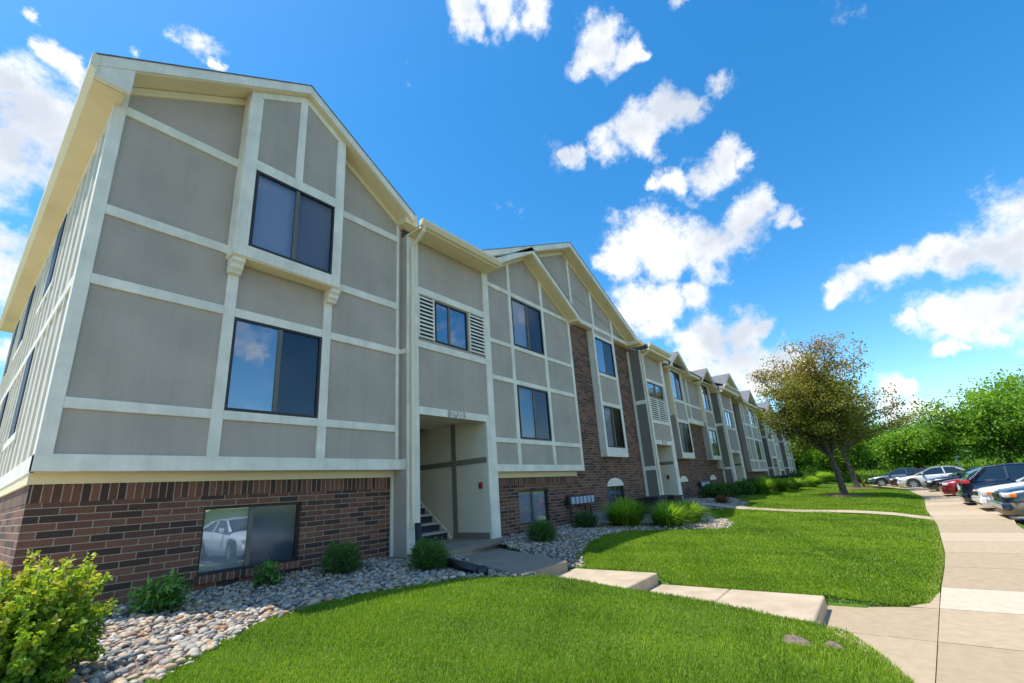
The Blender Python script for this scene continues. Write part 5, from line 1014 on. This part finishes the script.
n = 78000; x = rng.uniform(-2.5, 23, n); y = rng.uniform(2.6, 7.45, n); k = in_poly(x, y, BED_L)
k &= ~(in_poly(x, y, SLAB1) | ((x > 5.6) & (x < 6.72) & (y < 4.2)) | in_poly(x, y, [(5.2, 6.2), (7.95, 6.56), (8.05, 8), (5.2, 8)]) | ((y > 7.27) & (x < 8)) | ((y > 7.05) & (x > 8)))
k &= ~((x > 17.7) & (x < 18.9)) & ~((x > 16.9) & (x < 19.5) & (y > 5.9))
x, y = x[k], y[k]; d = np.hypot(x, y); sz = (.025 + .010 * rng.normal(size=len(x))).clip(.012, .055)
keep = rng.uniform(size=len(x)) < np.where(x < 14, 1.0, .5); x, y, sz, d = x[keep], y[keep], sz[keep], d[keep]; sz = sz * np.where(d > 11, 1.15, 1)
pts = np.stack([x, y, hz(x, y) + rng.uniform(-.010, .035, len(x))], 1); nr = d < 6.5
Va, Fa, Ra = pebbles('a', pts[nr], sz[nr], IV, IF); o = tag(np_mesh('pebbles', Va, Fa, peb, None, Ra, True), kind='stuff')
Va, Fa, Ra = pebbles('b', pts[~nr], sz[~nr], JV, JF); o = tag(np_mesh('pebbles', Va, Fa, peb, None, Ra, True), kind='stuff')
print('pebbles', len(x), int(nr.sum()))
# soil sheet under the pebbles
sx_ = np.arange(-3, 23, .25); sy_ = np.arange(2.6, 7.5, .2); A, Bq = np.meshgrid(sx_, sy_, indexing='ij'); ok = in_poly(A, Bq, BED_L)
idx = np.arange(A.size).reshape(A.shape); V = np.stack([A, Bq, hz(A, Bq) + .006], -1).reshape(-1, 3); okc = ok[:-1, :-1] & ok[1:, :-1] & ok[1:, 1:] & ok[:-1, 1:]
inslab = ((A > 5.3) & (A < 7.0) & (Bq < 4.4)) | in_poly(A, Bq, [(5.3, 4.2), (6.4, 4.2), (7.4, 6.4), (6.1, 6.4)]); okc &= ~(inslab[:-1, :-1] | inslab[1:, 1:] | inslab[1:, :-1] | inslab[:-1, 1:])
F = np.stack([idx[:-1, :-1], idx[1:, :-1], idx[1:, 1:], idx[:-1, 1:]], -1)[okc]; tag(np_mesh('bed_soil', V, F, M['soil'], smooth=True), kind='structure')

# ------------------------------------------------------------------ lawn blades
def lawn(n, poly, box, d0, pw, seed):
    rs = np.random.default_rng(seed); x = rs.uniform(box[0], box[1], n); y = rs.uniform(box[2], box[3], n); d = np.hypot(x, y)
    k = (rs.uniform(size=n) < (d0 / np.maximum(d, d0)) ** pw) & in_poly(x, y, poly); return x[k], y[k]
def pn(x, y, f, s_):  # cheap smooth noise
    return (np.sin(x * f + s_) * np.cos(y * f * 1.17 + s_ * 2) + np.sin(x * f * 2.3 + y * f * .9 + s_) * .6 + np.cos(y * f * 3.1 - x * f * 1.4) * .4) / 2
X, Y = [], []
for a in ((1500000, LAWN_L, (-2.5, 5.62, .05, 5.2), 2.6, 2.0, 1), (900000, LAWN_R, (6.7, 16, -.95, 5.3), 6.5, 1.3, 2), (700000, LAWN_R, (16, 46, -1.5, 5.6), 16, 1.2, 3)):
    x, y = lawn(*a); X.append(x); Y.append(y)
x = np.concatenate(X); y = np.concatenate(Y); d = np.hypot(x, y)
# thin out whatever the two dirt patches and the tree rings cover
for cx, cy, cr_ in ((4.92, .88, .12), (5.06, .62, .08), (28.2, 1.5, 1.0), (38.5, 1.25, 1.1)):
    k = np.hypot(x - cx, y - cy) > cr_; x, y, d = x[k], y[k], d[k]
k = ~((x > 17.7) & (x < 18.85) & (rng.uniform(size=len(x)) < .5 + .5 * ((y < 1.3) | (y > 3.9)))); x, y, d = x[k], y[k], d[k]
vis = (x * .7610 + y * .5884 > 0) & (np.abs(x * .6248 - y * .778) < 1.35 * (x * .761 + y * .588) + 1.0); x, y, d = x[vis], y[vis], d[vis]; n = len(x)
print('blades', n)
z = hz(x, y) - .004; hh_ = (.025 + .011 * rng.normal(size=n)).clip(.015, .085) * (1 + .25 * pn(x, y, 2.2, 1)) * np.where(d > 12, 1.3, 1); edge = np.zeros(n)
a = rng.uniform(0, 2 * math.pi, n); w = .0032 * np.clip(d / 3.0, 1, 7); ln = rng.uniform(.15, .9, n) * hh_; la = a + rng.uniform(-1, 1, n)
s_ = np.stack([np.cos(a), np.sin(a), np.zeros(n)], 1) * (w / 2)[:, None]; b0 = np.stack([x, y, z], 1); lv = np.stack([-np.sin(la), np.cos(la), np.zeros(n)], 1) * ln[:, None]; up = np.array([0, 0, 1.0])
mid = b0 + lv * .35 + up * (hh_ * .6)[:, None]; tip = b0 + lv + up * (hh_)[:, None]
V = np.stack([b0 - s_, b0 + s_, mid + s_ * .8, mid - s_ * .8, tip], 1).reshape(-1, 3); i = np.arange(n)[:, None] * 5
F = np.concatenate([i + [0, 1, 2], i + [0, 2, 3], i + [3, 2, 4]], 0)
tone = .42 + .15 * pn(x, y, .9, 3) + .13 * pn(x, y, 3.1, 5) + .13 * rng.normal(size=n); dry = rng.uniform(size=n) < (.035 + .05 * (pn(x, y, 1.3, 9) > .55) + .25 * (np.abs(y - side_y(x)) < .12))
bare = (pn(x, y, .75, 4) + .5 * pn(x, y, 4.3, 2)) > .95; tone = np.where(bare, tone + .16, tone); hh_k = 1
tone = np.where(dry, rng.uniform(.85, 1, n), tone.clip(0, .85))
tag(np_mesh('grass', V, F, L_grass, None, np.repeat(tone, 5)), kind='stuff')
